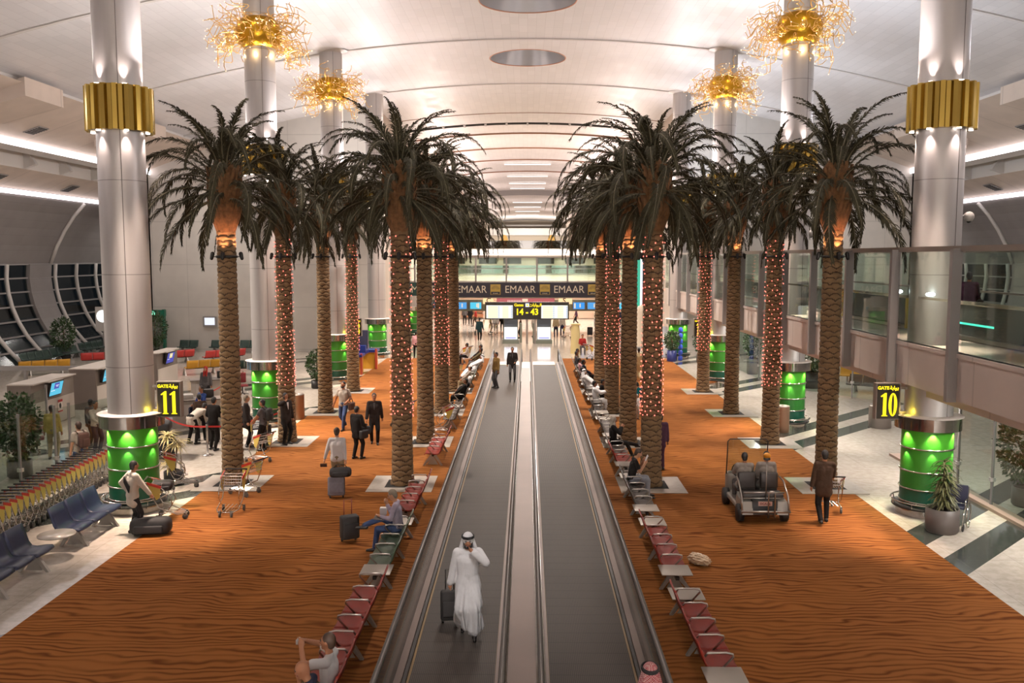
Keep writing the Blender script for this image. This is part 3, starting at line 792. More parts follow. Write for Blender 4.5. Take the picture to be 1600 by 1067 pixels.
def frond_mesh(e0, droop, L, seed, pw=1.4):
    R = random.Random(seed); b = MB(); n = 22
    p = V((0.10, 0, 0)); pts = [p.copy()]; els = []
    tw = R.uniform(-0.25, 0.25)
    for i in range(n):
        q = (i + 0.5) / n; e = rad(e0 - droop * q ** pw); az = tw * q * q
        d = V((cos(e) * cos(az), cos(e) * sin(az), sin(e))); p = p + d * (L / n); pts.append(p.copy()); els.append(d)
    b.m = 1; b.tube(pts, [0.028 * (1 - 0.85 * i / n) for i in range(n + 1)], 4, caps=False); b.m = 0
    m = 86
    for i in range(m):
        q = 0.10 + 0.90 * i / (m - 1); k = min(n - 1, int(q * n)); fr = q * n - k
        c = pts[k].lerp(pts[min(n, k + 1)], fr); d = els[k]
        side = V((-d.y, d.x, 0)); side = side.normalized() if side.length > 0.05 else V((0, 1, 0))
        up = side.cross(d) * -1
        if up.z < 0 and abs(d.z) < 0.95: up = -up
        ln = 0.36 * (0.35 + 0.65 * sin(pi * min(1, 0.12 + q * 0.95))) * (1 - 0.45 * q ** 4)
        for sg in (-1, 1):
            o = (d * R.uniform(0.8, 1.15) + side * sg * R.uniform(0.3, 0.7) + up * R.uniform(-0.25, 0.25)).normalized()
            l2 = ln * R.uniform(0.8, 1.15); w = 0.0155
            mid = c + o * l2 * 0.55; tip = c + o * l2 + V((0, 0, -0.22 * l2 - 0.03)); wv = d.cross(o).cross(o).normalized() * w
            wv = (d - o * d.dot(o)); wv = wv.normalized() * w if wv.length > 1e-3 else up * w
            b.add([c - wv * 0.6, c + wv * 0.6, mid + wv, mid - wv, tip], [(0, 1, 2, 3), (3, 2, 4)])
    return b.mesh('frond', [M_frond, M_rachis])
TRUNK = trunk_mesh(); BOOT = boot_mesh()
FR = [[frond_mesh(e, dr, L, 10 * k + v) for v in range(3)] for k, (e, dr, L) in enumerate(
    ((82, 80, 2.5), (70, 130, 2.9), (56, 146, 3.3), (38, 138, 3.3), (20, 120, 3.2), (0, 96, 3.0), (-24, 64, 2.5)))]
M_bulb = glow('red_bulb', (1.0, 0.21, 0.15), 3.0, False)
M_lamphead = mat('lamp_black', srgb(22, 18, 16), 0.5, 0.3)
def uplight_ring(x, y, label):
    t = thing('uplight_ring', label, 'lamp ring', (x, y, 6.6), 0, 'clamped lamp rings on the palm trunks')
    b = MB(); b.lathe([(0.255, -0.035), (0.30, -0.035), (0.30, 0.035), (0.255, 0.035)], 24); b.build('clamp', M_lamphead, t)
    for k in range(4):
        q = -pi / 2 + k * pi / 2 + 0.05; c, d = cos(q), sin(q)
        b = MB(); b.tube([(0.29 * c, 0.29 * d, 0), (0.42 * c, 0.42 * d, 0)], 0.014, 6)
        b.cap((0.43 * c, 0.43 * d, -0.05), (0.40 * c, 0.40 * d, 0.08), 0.05, 0.062, 8)
        b.build('lamp_head', M_lamphead, t)
    return t
def string_lights(x, y, seed, label):
    R = random.Random(seed); t = thing('string_lights', label, 'string lights', (x, y, 0), 0, 'red light strings on the palm trunks')
    b = MB(); w = MB(); pts = []
    zz = 2.0
    turns = 0.0
    for k in range(330):
        q = k / 330; dens = 0.75 + 0.5 * (q > 0.42)
        z = 2.05 + 5.15 * q ** 1.12; r = 0.345 - 0.045 * z / 7.3
        a = k * 2.39996 * 0.3333 * 2 + 0.25 * sin(z * 2.1)
        a = (k % 10) * 2 * pi / 10 + 0.22 * sin(z * 1.7 + (k % 10)) + (0.31 if (k // 10) % 2 else 0)
        z += R.uniform(-0.03, 0.03)
        if q > 0.45 and R.random() < 0.38: continue
        p = V((r * cos(a), r * sin(a), z)); b.ell(p, (0.017, 0.017, 0.02), 6, 4)
    for c in range(10):
        pts = []
        for j in range(30):
            z = 2.0 + 5.2 * j / 29; r = 0.338 - 0.045 * z / 7.3; a = c * 2 * pi / 10 + 0.22 * sin(z * 1.7 + c) + 0.15
            pts.append((r * cos(a), r * sin(a), z))
        w.tube(pts, 0.004, 3, caps=False)
    o = b.build('bulb', M_bulb, t); o['kind'] = 'stuff'
    w.build('wire', M_black, t)
    return t
PALMX = {'lo': -8.58, 'li': -3.62, 'ri': 3.58, 'ro': 8.62}
PALMY = [25.55, 31.5, 37.6, 43.7]
rown = {'lo': 'outer left row', 'li': 'row left of the walkways', 'ri': 'row right of the walkways', 'ro': 'outer right row'}
nth = ['front', 'second', 'third', 'rear']
M_grav = mat('dark_gravel', srgb(52, 50, 48), 0.9, noise=(40, 0.5), bump=(60, 1.0))
M_stone = mat('pale_stone_slab', srgb(200, 192, 182), 0.12, noise=(6, 0.06))
np_ = 0
for rk, row in enumerate(('lo', 'li', 'ri', 'ro')):
    for k in range(4):
        x, y = PALMX[row], PALMY[k]; R = random.Random(rk * 7 + k)
        lit = (k % 2 == 0) if row in ('lo', 'ro') else (k % 2 == 1)
        dx = 0.0 if row in ('li', 'ri') else 0.0
        t = thing('palm_tree', '%s palm of the %s%s' % (nth[k], rown[row], ', trunk wrapped in red lights' if not lit else ', glowing orange below its crown'), 'palm tree', (x, y, 0.02), R.uniform(0, 6.28), 'palms in four rows')
        sc = R.uniform(0.97, 1.03)
        link('trunk', TRUNK, t); link('leaf_base', BOOT, t)
        N = 58 if row in ('lo', 'ro') else 72
        for i in range(N):
            q = i / (N - 1)
            lv = min(6, max(0, int(q * 6.6 + R.uniform(-0.6, 0.6))))
            o = link('frond', FR[lv][R.randrange(3)], t)
            a = i * 2.39996 + R.uniform(-0.15, 0.15)
            r = 0.04 + 0.24 * q; z = 9.1 - 0.95 * q
            o.location = (r * cos(a), r * sin(a), z)
            o.rotation_euler = (R.uniform(-0.25, 0.25), R.uniform(-0.12, 0.12), a)
            f = R.uniform(0.74, 1.10) * sc; o.scale = (f, f, f)
        uplight_ring(x, y, 'ring of black lamps clamped to the %s palm of the %s' % (nth[k], rown[row]))
        if lit:
            for j in range(4):
                q = -pi / 2 + j * pi / 2 + 0.05
                if k > 1 and sin(q) > 0.5: continue
                light('palm_uplight', 'SPOT', (x + 0.46 * cos(q), y + 0.46 * sin(q), 6.70), 130, (1, 0.46, 0.24), (x + 0.22 * cos(q), y + 0.22 * sin(q), 7.15), spot=rad(62), blend=0.9, radius=0.04)
        else:
            string_lights(x, y, rk * 31 + k, 'red string lights wound round the %s palm of the %s' % (nth[k], rown[row]))
        g = thing('tree_grate', 'stone surround of the %s palm of the %s' % (nth[k], rown[row]), 'tree surround', (x, y, 0), 0, 'stone surrounds of the palms')
        b = MB()
        for (cx, cy, w, d) in ((0, -0.70, 1.86, 0.46), (0, 0.70, 1.86, 0.46), (-0.70, 0, 0.46, 0.94), (0.70, 0, 0.46, 0.94)): b.box((cx, cy, 0.011), (w, d, 0.022))
        b.build('stone_border', M_stone, g)
        MB().box((0, 0, 0.008), (0.94, 0.94, 0.016)).build('gravel_bed', M_grav, g)
# ---------------------------------------------------------------- moving walkways
M_deck = mat('walkway_deck', srgb(112, 95, 87), 0.5, 0.3, noise=(0.8, 0.1))
M_hand = mat('handrail_rubber', srgb(70, 62, 56), 0.35, 0.0, spec=0.6)
M_yel = mat('comb_yellow', srgb(130, 98, 44), 0.5)
M_wglass = glass('walkway_glass', (0.62, 0.62, 0.58), 0.16, 0.06)
WY0, WY1 = 6.0, 54.5
def walkway(side):
    s = -1 if side == 'left' else 1
    X = lambda a: -0.07 + s * a                                  # a: distance from the middle line
    t = thing('moving_walkway', '%s moving walkway with dark belt' % side, 'moving walkway', (0, 0, 0), 0, 'moving walkways')
    L = WY1 - WY0; cy = (WY0 + WY1) / 2
    bx = lambda b, a0, a1, z0, z1, y0=WY0, y1=WY1: b.box(((X(a0) + X(a1)) / 2, (y0 + y1) / 2, (z0 + z1) / 2), (abs(a1 - a0), y1 - y0, z1 - z0))
    bx(MB(), 0.43, 1.77, 0.002, 0.02).build('belt', M_belt, t)
    b = MB(); bx(b, 1.765, 1.80, 0.002, 0.03); bx(b, 0.40, 0.43, 0.002, 0.028); bx(b, 0.43, 1.77, 0.004, 0.03, WY1 - 0.25, WY1); b.build('comb_line', M_yel, t)
    bx(MB(), 1.80, 1.85, 0.0, 0.10).build('skirt', M_dark, t)
    bx(MB(), 1.85, 1.965, 0.0, 0.16).build('inner_deck', M_deck, t)
    b = MB(); bx(b, 2.0, 2.09, 0.0, 0.24); b.build('outer_cladding', M_steel2, t)
    bx(MB(), 1.968, 1.985, 0.15, 0.91).build('balustrade_glass', M_wglass, t)
    b = MB(); pts = [(X(1.98), WY0, 0.2), (X(1.98), WY0 - 0.35, 0.45), (X(1.98), WY0 - 0.2, 0.85), (X(1.98), WY0, 0.94), (X(1.98), WY1, 0.94), (X(1.98), WY1 + 0.25, 0.85), (X(1.98), WY1 + 0.4, 0.5), (X(1.98), WY1 + 0.1, 0.2)]
    b.tube(pts, 0.048, 8); b.build('handrail', M_hand, t)
    b = MB(); bx(b, 0.43, 1.77, 0.001, 0.02, WY1, WY1 + 1.6); b.build('landing_plate', M_steel2, t)
    return t
walkway('left'); walkway('right')
t = thing('walkway_divider', 'metal divider with two handrails between the moving walkways', 'divider', (-0.07, 0, 0))
cy = (WY0 + WY1 - 8) / 2
MB().box((0, (WY0 + 46) / 2, 0.865), (0.40, 46 - WY0, 0.03)).build('deck', M_deck, t)
b = MB(); b.box((0, (WY0 + 46) / 2, 0.45), (0.36, 46 - WY0, 0.80)); b.build('side_panel', M_steel2, t)
b = MB(); b.box((-0.395, (WY0 + WY1) / 2, 0.06), (0.05, WY1 - WY0, 0.12)); b.box((0.395, (WY0 + WY1) / 2, 0.06), (0.05, WY1 - WY0, 0.12)); b.build('inner_deck', M_deck, t)
b = MB(); b.box((0, (46 + WY1) / 2, 0.12), (0.6, WY1 - 46, 0.1)); b.build('low_deck', M_steel, t)
for s in (-1, 1):
    x = s * 0.27
    MB().tube([(x, WY0, 0.2), (x, WY0 - 0.35, 0.5), (x, WY0 - 0.2, 0.85), (x, WY0, 0.94), (x, WY1, 0.94), (x, WY1 + 0.25, 0.85), (x, WY1 + 0.4, 0.5), (x, WY1 + 0.1, 0.2)], 0.045, 8).build('handrail', M_hand, t)
    MB().box((x, (WY0 + WY1) / 2, 0.5), (0.016, WY1 - WY0, 0.8)).build('balustrade_glass', M_wglass, t)

# ---------------------------------------------------------------- beam seating
M_red = mat('red_seat', srgb(126, 40, 28), 0.45, spec=0.3, noise=(6, 0.08)); M_green = mat('green_seat', srgb(58, 74, 56), 0.4); M_char = mat('charcoal_seat', srgb(66, 58, 52), 0.42)
M_blue = mat('blue_leather', srgb(32, 38, 62), 0.42, noise=(5, 0.1), spec=0.4); M_redpl = mat('red_shell', srgb(196, 60, 56), 0.45); M_yelpl = mat('yellow_shell', srgb(206, 150, 40), 0.45)
M_dgreen = mat('dark_green_shell', srgb(34, 56, 48), 0.5)
M_alu = mat('cast_aluminium', srgb(176, 172, 166), 0.4, 0.7); M_table = mat('table_top', srgb(186, 178, 168), 0.35, 0.3)
def seat_mesh(nm, m, w=0.63):
    prof = [(0.50, 0.40), (0.47, 0.435), (0.35, 0.43), (0.16, 0.405), (0.06, 0.42), (0.0, 0.50), (-0.05, 0.66), (-0.12, 0.84)]
    b = MB(); n = len(prof); K = 6
    vs = []
    for j in range(K + 1):
        q = j / K; y = -w / 2 + w * q; dish = 0.018 * (1 - (2 * q - 1) ** 2)
        for i, (x, z) in enumerate(prof): vs.append((x - (dish if i > 4 else 0), y, z - (dish if i <= 4 else 0)))
    o = len(vs)
    vs2 = []
    for j in range(K + 1):
        for i in range(n):
            x, y, z = vs[j * n + i]; vs2.append((x - (0.03 if i > 3 else 0.0), y, z - (0.03 if i <= 4 else 0.0)))
    f = [(j * n + i, j * n + i + 1, (j + 1) * n + i + 1, (j + 1) * n + i) for j in range(K) for i in range(n - 1)]
    f2 = [tuple(q + o for q in reversed(z)) for z in f]
    e = []
    for j in range(K):
        e += [(j * n, (j + 1) * n, o + (j + 1) * n, o + j * n), (j * n + n - 1, o + j * n + n - 1, o + (j + 1) * n + n - 1, (j + 1) * n + n - 1)]
    for i in range(n - 1):
        e += [(i, o + i, o + i + 1, i + 1), (K * n + i, K * n + i + 1, o + K * n + i + 1, o + K * n + i)]
    b.add(vs + vs2, f + f2 + e, True)
    return b.mesh(nm, m)
SEATS = {k: seat_mesh('seat', m) for k, m in (('red', M_red), ('green', M_green), ('charcoal', M_char), ('blue', M_blue), ('redpl', M_redpl), ('yelpl', M_yelpl), ('dgreen', M_dgreen))}
def leg_mesh():
    b = MB()
    b.prism([(-0.06, 0.0), (0.0, 0.0), (0.22, 0.30), (0.50, 0.0), (0.56, 0.0), (0.30, 0.38), (0.16, 0.38)], -0.035, 0.035, lambda u, v, w: (u, w, v))
    b.prism([(0.08, 0.03), (0.42, 0.03), (0.24, 0.30)], -0.012, 0.012, lambda u, v, w: (u, w, v))
    return b.mesh('leg', M_alu)
LEG = leg_mesh()
ARM = MB().tube([(-0.02, 0, 0.60), (0.02, 0, 0.655), (0.30, 0, 0.665), (0.40, 0, 0.64), (0.41, 0, 0.60), (0.24, 0, 0.41)], 0.017, 6).mesh('armrest', M_steel)
M_tab = MB().box((0.22, 0, 0.445), (0.60, 0.58, 0.022), None, 0.008).mesh('side_table', M_table)
def bench(label, loc, rz, seats, tables=(), legs=None, arms=True, group='beam seats', pitch=0.655):
    """seats run along +y from 0; they face +x"""
    t = thing('waiting_bench', label, 'bench', loc, rz, group)
    L = len(seats) * pitch
    y0 = -0.6 if 'a' in tables else 0.0; y1 = L + (0.6 if 'b' in tables else 0.0)
    MB().box((0.23, (y0 + y1) / 2, 0.355), (0.07, y1 - y0 - 0.1, 0.06)).build('rail', M_dark, t)
    for k, c in enumerate(seats):
        o = link('seat', SEATS[c], t); o.location = (0, (k + 0.5) * pitch, 0)
    if arms:
        for k in range(len(seats) + 1):
            o = link('armrest', ARM, t); o.location = (0, k * pitch, 0)
    if 'a' in tables: o = link('side_table', M_tab, t); o.location = (0, -0.31, 0)
    if 'b' in tables: o = link('side_table', M_tab, t); o.location = (0, L + 0.31, 0)
    for y in (legs or (0.4, L - 0.4)): o = link('leg', LEG, t); o.location = (0, y, 0)
    return t
BX = 2.72
# right row faces right; local y = world y
def rb(y, *a, **k): return bench(a[0], (BX - 0.02, y, 0.01), 0, *a[1:], **k)
rb(13.02, 'row of four dark red seats nearest the viewer, right of the walkways', ['red'] * 4, 'ab', (1.35, 3.05), group='seats right of the walkways')
rb(17.5, 'four dark red seats beside the white plastic bag', ['red'] * 4, 'ab', (-0.15, 1.6, 3.15), group='seats right of the walkways')
rb(21.9, 'charcoal seats with the man in light jeans', ['charcoal'] * 4, 'ab', (0.6, 2.3), group='seats right of the walkways')
rb(26.6, 'seats with the woman in black and pale headscarf', ['red', 'red', 'charcoal', 'charcoal'], 'ab', (0.0, 1.8, 3.0), group='seats right of the walkways')
rb(31.0, 'empty grey seats behind the woman in black', ['charcoal'] * 4, 'ab', (0.5, 2.4), group='seats right of the walkways')
rb(35.6, 'seats of the white robed man beside the third palm', ['charcoal'] * 4, 'ab', (0.5, 2.4), group='seats right of the walkways')
rb(40.2, 'seats of the two white robed men further back on the right', ['charcoal'] * 4, 'ab', (0.5, 2.4), group='seats right of the walkways')
rb(44.8, 'fourth seat row from the far end, right of the walkways', ['charcoal'] * 4, 'a', (0.5, 2.4), group='seats right of the walkways')
rb(48.4, 'seat row at the far end of the right carpet', ['charcoal'] * 5, 'a', (0.5, 2.8), group='seats right of the walkways')
# left row faces left (turned by 180 degrees: local +y runs towards the viewer)
def lb(y, *a, **k): return bench(a[0], (-BX - 0.02, y, 0.01), pi, *a[1:], **k)
lb(16.33, 'dark red seats with the two men, bottom edge left of the walkways', ['red'] * 8, '', (0.9, 2.2, 4.4), group='seats left of the walkways')
lb(20.05, 'four green seats with the man in jeans', ['green'] * 4, 'ab', (-0.5, 0.95, 2.75), group='seats left of the walkways')
lb(24.0, 'four red seats in front of the nearest palm left of the walkways', ['red'] * 4, '', (0.6, 2.3), group='seats left of the walkways')
lb(30.3, 'red seats before the second palm left of the walkways', ['red'] * 4, '', (0.4, 2.4), group='seats left of the walkways')
lb(36.3, 'seats behind the upright trolley left of the walkways', ['charcoal'] * 4, 'a', (0.4, 2.4), group='seats left of the walkways')
lb(41.0, 'seats of the reclining man with beige trousers', ['charcoal'] * 4, 'a', (0.4, 2.4), group='seats left of the walkways')
lb(45.6, 'green seats below the red trolley on the left', ['green'] * 4, 'a', (0.4, 2.4), group='seats left of the walkways')
lb(50.0, 'seats of the stretched out man in white on the left', ['charcoal'] * 4, 'a', (0.4, 2.4), group='seats left of the walkways')
lb(54.6, 'seat row at the far end of the left carpet', ['charcoal'] * 4, '', (0.4, 2.4), group='seats left of the walkways')
# blue leather benches on the stone, left edge
for y, l in ((17.75, 'two blue leather seats cut by the left edge of the photo'), (19.75, 'three blue leather seats in front of the trolley row')):
    b = bench(l, (-10.64, 16.3 if y < 19 else 19.5, 0.0), 0, ['blue'] * 3, '', (0.3, 1.65), False, 'blue leather seats')
    for o in b.children:
        if o.name.startswith('leg'): o.data = LEG
    if y > 19: MB().lathe([(0.0, 0.44), (0.36, 0.44), (0.36, 0.46), (0.0, 0.46)], 28, (0.25, -0.36, 0)).build('side_table', M_table, b)
    b.scale = (1.08, 1.12, 1.12)

# ---------------------------------------------------------------- luggage trolleys
M_ad = mat('yellow_panel', srgb(222, 196, 100), 0.5); M_adred = mat('red_panel', srgb(190, 52, 34), 0.5); M_wheel = mat('wheel_grey', srgb(84, 80, 76), 0.5)
def trolley_meshes():
    fr = MB()
    for s in (-1, 1):
        x = 0.27 * s
        fr.tube([(x, -0.42, 1.02), (x, -0.30, 0.98), (x, -0.05, 0.88), (x * 0.98, 0.18, 0.62), (x * 0.95, 0.22, 0.42), (x * 0.9, 0.08, 0.22), (x, -0.12, 0.15)], 0.016, 6)
        fr.tube([(x, -0.30, 0.98), (x, -0.22, 0.6), (x, -0.10, 0.35), (x * 1.05, 0.32, 0.16), (x * 0.7, 0.52, 0.13)], 0.014, 6)
    fr.tube([(-0.27, 0.18, 0.62), (0.27, 0.18, 0.62)], 0.012, 6); fr.tube([(-0.19, 0.52, 0.13), (0.19, 0.52, 0.13)], 0.014, 6)
    for k in range(5): fr.tube([(-0.2 + 0.1 * k, -0.1, 0.18), (-0.16 + 0.08 * k, 0.5, 0.15)], 0.008, 4)
    bk = MB()
    for z in (0.70, 0.78, 0.86, 0.94):
        bk.tube([(-0.25, -0.28, z), (-0.25, -0.02, z), (0.25, -0.02, z), (0.25, -0.28, z)], 0.006, 4, True)
    for k in range(9): bk.tube([(-0.24 + 0.06 * k, -0.02, 0.70), (-0.24 + 0.06 * k, -0.02, 0.94)], 0.004, 3); bk.tube([(-0.24 + 0.06 * k, -0.02, 0.70), (-0.24 + 0.06 * k, -0.28, 0.70)], 0.004, 3)
    hd = MB(); hd.tube([(-0.29, -0.44, 1.03), (0.29, -0.44, 1.03)], 0.02, 8)
    pns = []
    for s in (-1, 1): pn = MB(); pns.append(pn); pn.prism([(-0.34, 0.965), (-0.04, 0.85), (-0.06, 0.62), (-0.14, 0.55), (-0.24, 0.72)], 0.275, 0.287, lambda u, v, w: (s * w, u, v))
    prs = []
    for s in (-1, 1): pr = MB(); prs.append(pr); pr.prism([(-0.36, 1.02), (-0.02, 0.90), (-0.03, 0.83), (-0.35, 0.95)], 0.274, 0.290, lambda u, v, w: (s * w, u, v))
    wh = []
    for x, y in ((-0.27, -0.14), (0.27, -0.14), (-0.15, 0.5), (0.15, 0.5)):
        w = MB(); w.tube([(x - 0.018, y, 0.07), (x + 0.018, y, 0.07)], 0.07, 12); w.box((x, y, 0.13), (0.05, 0.06, 0.06)); wh.append(w.mesh('wheel', M_wheel))
    return [('frame', fr.mesh('frame', M_chrome)), ('basket', bk.mesh('basket', M_steel)), ('handle', hd.mesh('handle', M_dark)),
            ] + [('side_panel', q.mesh('side_panel', M_ad)) for q in pns] + [('panel_stripe', q.mesh('panel_stripe', M_adred)) for q in prs] + [('wheel', w) for w in wh]
TR = trolley_meshes()
def trolley(label, x, y, rz, group='luggage trolleys', z=0.01, sc=1.0):
    t = thing('luggage_trolley', label, 'trolley', (x, y, z), rz, group); t.scale = (sc, sc, sc)
    for n, m in TR: link(n, m, t)
    return t
# nested row behind the blue seats
n = 28
for k in range(n):
    q = k / (n - 1); y = 18.2 + 7.6 * q; x = -12.15 - 0.45 * q
    trolley('luggage trolley nested in the long row behind the blue seats', x, y, 0.06, 'nested row of luggage trolleys', 0.0)
trolley('trolley with a dark bag in its basket, by the man in the white sweater', -9.15, 22.0, -1.35)
trolley('trolley standing beside the dracaena at the nearest green drum', -10.0, 25.0, -1.2)
trolley('trolley facing the viewer on the carpet before the outer left front palm', -7.65, 22.6, pi)
trolley('trolley parked sideways at the foot of the outer left front palm', -7.75, 24.3, 1.2)
trolley('trolley behind the outer left front palm trunk', -8.55, 28.1, 1.0)
trolley('trolley with a blue panel beside the second palm left of the walkways', -3.15, 33.2, 1.9)
trolley('trolley half hidden behind the red lit nearest palm left of the walkways', -4.75, 34.4, 1.4)
trolley('trolley pushed by the man in the dark suit on the right', 7.85, 22.9, -0.15)
trolley('trolley loaded with bags at the far end of the left seats', -3.9, 55.8, 1.0)
trolley('red fronted trolley before the stretched out man on the left', -3.75, 46.6, 1.3)
trolley('trolley behind the third palm right of the walkways', 3.9, 40.1, -1.4)
trolley('trolley carrying a folded pram at the far end of the right seats', 4.1, 57.2, -1.0)
trolley('trolley beside the queueing man with the backpack', -9.4, 30.7, 0.6)

# ---------------------------------------------------------------- bags
M_bagk = mat('black_bag', srgb(28, 25, 25), 0.7, noise=(8, 0.2)); M_bagg = mat('grey_bag', srgb(104, 98, 104), 0.75, noise=(10, 0.1)); M_bagbr = mat('brown_bag', srgb(72, 46, 36), 0.8)
def suitcase(label, x, y, rz, d, m, handle=0.45, hm=None, tilt=0.0, z=0.01):
    t = thing('suitcase', label, 'suitcase', (x, y, z), rz); t.rotation_euler = (tilt, 0, rz)
    w, dp, h = d
    MB().rbox((0, 0, 0.07 + h / 2), (w, dp, h), 0.05).build('body', m, t)
    MB().rbox((0, -dp / 2 - 0.015, 0.07 + h * 0.42), (w * 0.8, 0.05, h * 0.55), 0.02).build('front_pocket', m, t)
    for sx in (-1, 1): MB().tube([(sx * w * 0.38 - 0.02, dp * 0.3, 0.045), (sx * w * 0.38 + 0.02, dp * 0.3, 0.045)], 0.045, 10).build('wheel', M_black, t)
    if handle: MB().tube([(-w * 0.22, dp * 0.42, h), (-w * 0.22, dp * 0.42, h + handle), (w * 0.22, dp * 0.42, h + handle), (w * 0.22, dp * 0.42, h)], 0.012, 6).build('handle', hm or M_steel2, t)
    return t
def bag(label, x, y, z, rz, d, m, strap=True, nm='bag'):
    t = thing(nm, label, 'bag', (x, y, z), rz)
    w, dp, h = d
    b = MB(); b.rbox((0, 0, h / 2), d, min(d) * 0.38); b.build('body', m, t)
    MB().rbox((0, -dp / 2, h * 0.4), (w * 0.7, dp * 0.3, h * 0.45), 0.03).build('pocket', m, t)
    if strap: MB().tube([(-w * 0.3, 0, h * 0.95), (-w * 0.2, 0, h * 1.25), (w * 0.2, 0, h * 1.25), (w * 0.3, 0, h * 0.95)], 0.012, 6).build('handle', m, t)
    return t
suitcase('black cabin suitcase with a raised red handle by the man in jeans', -4.12, 20.25, 0.5, (0.42, 0.26, 0.55), M_bagk, 0.42, mat('red_handle', srgb(110, 30, 24), 0.4))
suitcase('grey suitcase pulled by the man in the white shirt', -5.22, 23.95, 0.15, (0.46, 0.28, 0.52), M_bagg, 0.0, None, -0.25)
bag('black holdall riding on the grey suitcase', -5.12, 24.06, 0.58, 0.2, (0.60, 0.30, 0.27), M_bagk)
suitcase('black trolley case pulled by the man in the white robe', -1.38, 15.55, 0.1, (0.34, 0.24, 0.52), M_bagk, 0.42, M_dark, -0.15, 0.03)
bag('black duffel bag lying at the feet of the man in the white sweater', -8.98, 20.75, 0.01, 0.12, (0.95, 0.45, 0.40), M_bagk, False, 'duffel_bag')
bag('dark jacket and bag in the trolley basket', -9.2, 22.0, 0.74, 0.3, (0.5, 0.42, 0.24), M_bagk, False)
bag('dark shoulder bag carried by the woman in the black coat', -5.32, 29.0, 0.78, 0.3, (0.34, 0.16, 0.28), M_bagk)
suitcase('black upright suitcase in front of the queue', -11.15, 31.2, 0.2, (0.45, 0.3, 0.72), M_bagk, 0.3)
bag('blue holdall on the trolley in the queue', -9.5, 30.9, 0.55, 0.4, (0.6, 0.34, 0.32), mat('navy_bag', srgb(34, 36, 70), 0.7))
suitcase('black suitcase standing behind the man with grey hair', -9.2, 30.9, 0.1, (0.4, 0.28, 0.65), M_bagk, 0.3)
# crumpled white plastic bag on the carpet
R = random.Random(3); bm = bmesh.new(); bmesh.ops.create_icosphere(bm, subdivisions=4, radius=1)
for v in bm.verts:
    d = v.co.normalized(); q = 1 + 0.16 * sin(7 * d.x + 3 * d.y) * sin(9 * d.z + 4 * d.x) + 0.10 * sin(19 * d.y + 5 * d.z) * sin(17 * d.x)
    v.co = V((d.x * 0.16 * q, d.y * 0.30 * q * (1 - 0.35 * max(0, d.y)), max(-0.10, d.z * 0.12 * q)))
me = bpy.data.meshes.new('plastic_bag'); bm.to_mesh(me); bm.free()
for p in me.polygons: p.use_smooth = False
me.materials.append(mat('plastic_film', srgb(226, 200, 168), 0.35))
o = link('plastic_bag', me, None, (3.68, 18.85, 0.115), 0.75); tag(o, 'crumpled white plastic bag lying on the right carpet', 'bag')
# ---------------------------------------------------------------- people
SKIN = [mat('skin_%d' % i, c, 0.55, spec=0.3) for i, c in enumerate((srgb(206, 156, 126), srgb(172, 120, 90), srgb(128, 84, 60), srgb(84, 54, 40)))]
def cloth(name, c, n=0.12): return mat('cloth_' + name, srgb(*c), 0.85, noise=(14, n), bump=(22, 0.25), spec=0.15)
C = dict(white=cloth('white', (242, 240, 240), 0.03), offwhite=cloth('offwhite', (214, 204, 190), 0.05), black=cloth('black', (30, 27, 26)), suit=cloth('suit', (44, 38, 36)), brown=cloth('brown', (62, 46, 36)),
         grey=cloth('grey', (150, 140, 132)), lgrey=cloth('lgrey', (178, 168, 156)), dgrey=cloth('dgrey', (84, 80, 80)), navy=cloth('navy', (38, 40, 58)), jeans=cloth('jeans', (58, 72, 104)), ljeans=cloth('ljeans', (168, 172, 184)),
         khaki=cloth('khaki', (158, 142, 112)), olive=cloth('olive', (96, 86, 62)), lilac=cloth('lilac', (186, 176, 194)), yellow=cloth('yellow', (184, 164, 96)), tan=cloth('tan', (140, 112, 66)), pink=cloth('pink', (222, 170, 176)),
         teal=cloth('teal', (24, 100, 112)), beige=cloth('beige', (206, 190, 150)), green=cloth('green', (40, 62, 66)), red=cloth('red', (150, 44, 40)), purple=cloth('purple', (70, 44, 60)), blue=cloth('blue', (52, 72, 130)))
M_hairk = mat('hair_black', srgb(24, 19, 17), 0.6); M_hairb = mat('hair_brown', srgb(58, 40, 28), 0.6); M_hairg = mat('hair_grey', srgb(138, 128, 112), 0.65)
M_shoe = mat('shoe_black', srgb(24, 20, 19), 0.4); M_shoeb = mat('shoe_brown', srgb(62, 38, 26), 0.45); M_eye = mat('eye_dark', srgb(30, 20, 18), 0.3); M_cord = mat('black_cord', srgb(18, 15, 15), 0.8)
def check_mat():
    t = NT('red_check_cloth'); n = t.t.nodes.new('ShaderNodeTexChecker'); tc = t.t.nodes.new('ShaderNodeTexCoord')
    t.L(tc.outputs['Object'], n.inputs['Vector']); n.inputs['Scale'].default_value = 70
    n.inputs['Color1'].default_value = (*srgb(176, 70, 80), 1); n.inputs['Color2'].default_value = (*srgb(226, 200, 196), 1)
    return t.out(n.outputs['Color'], 0.85, 0, 0.1)
M_check = check_mat()
def ik(a, b, l1, l2, hint):
    a = V(a); b = V(b); d = b - a; L = min(d.length, (l1 + l2) * 0.999)
    if d.length > L: b = a + d.normalized() * L
    d = (b - a).normalized(); h = V(hint); h = (h - d * h.dot(d))
    h = h.normalized() if h.length > 1e-4 else d.orthogonal().normalized()
    x = (l1 * l1 - l2 * l2 + L * L) / (2 * L); y = sqrt(max(0, l1 * l1 - x * x))
    return a + d * x + h * y, b
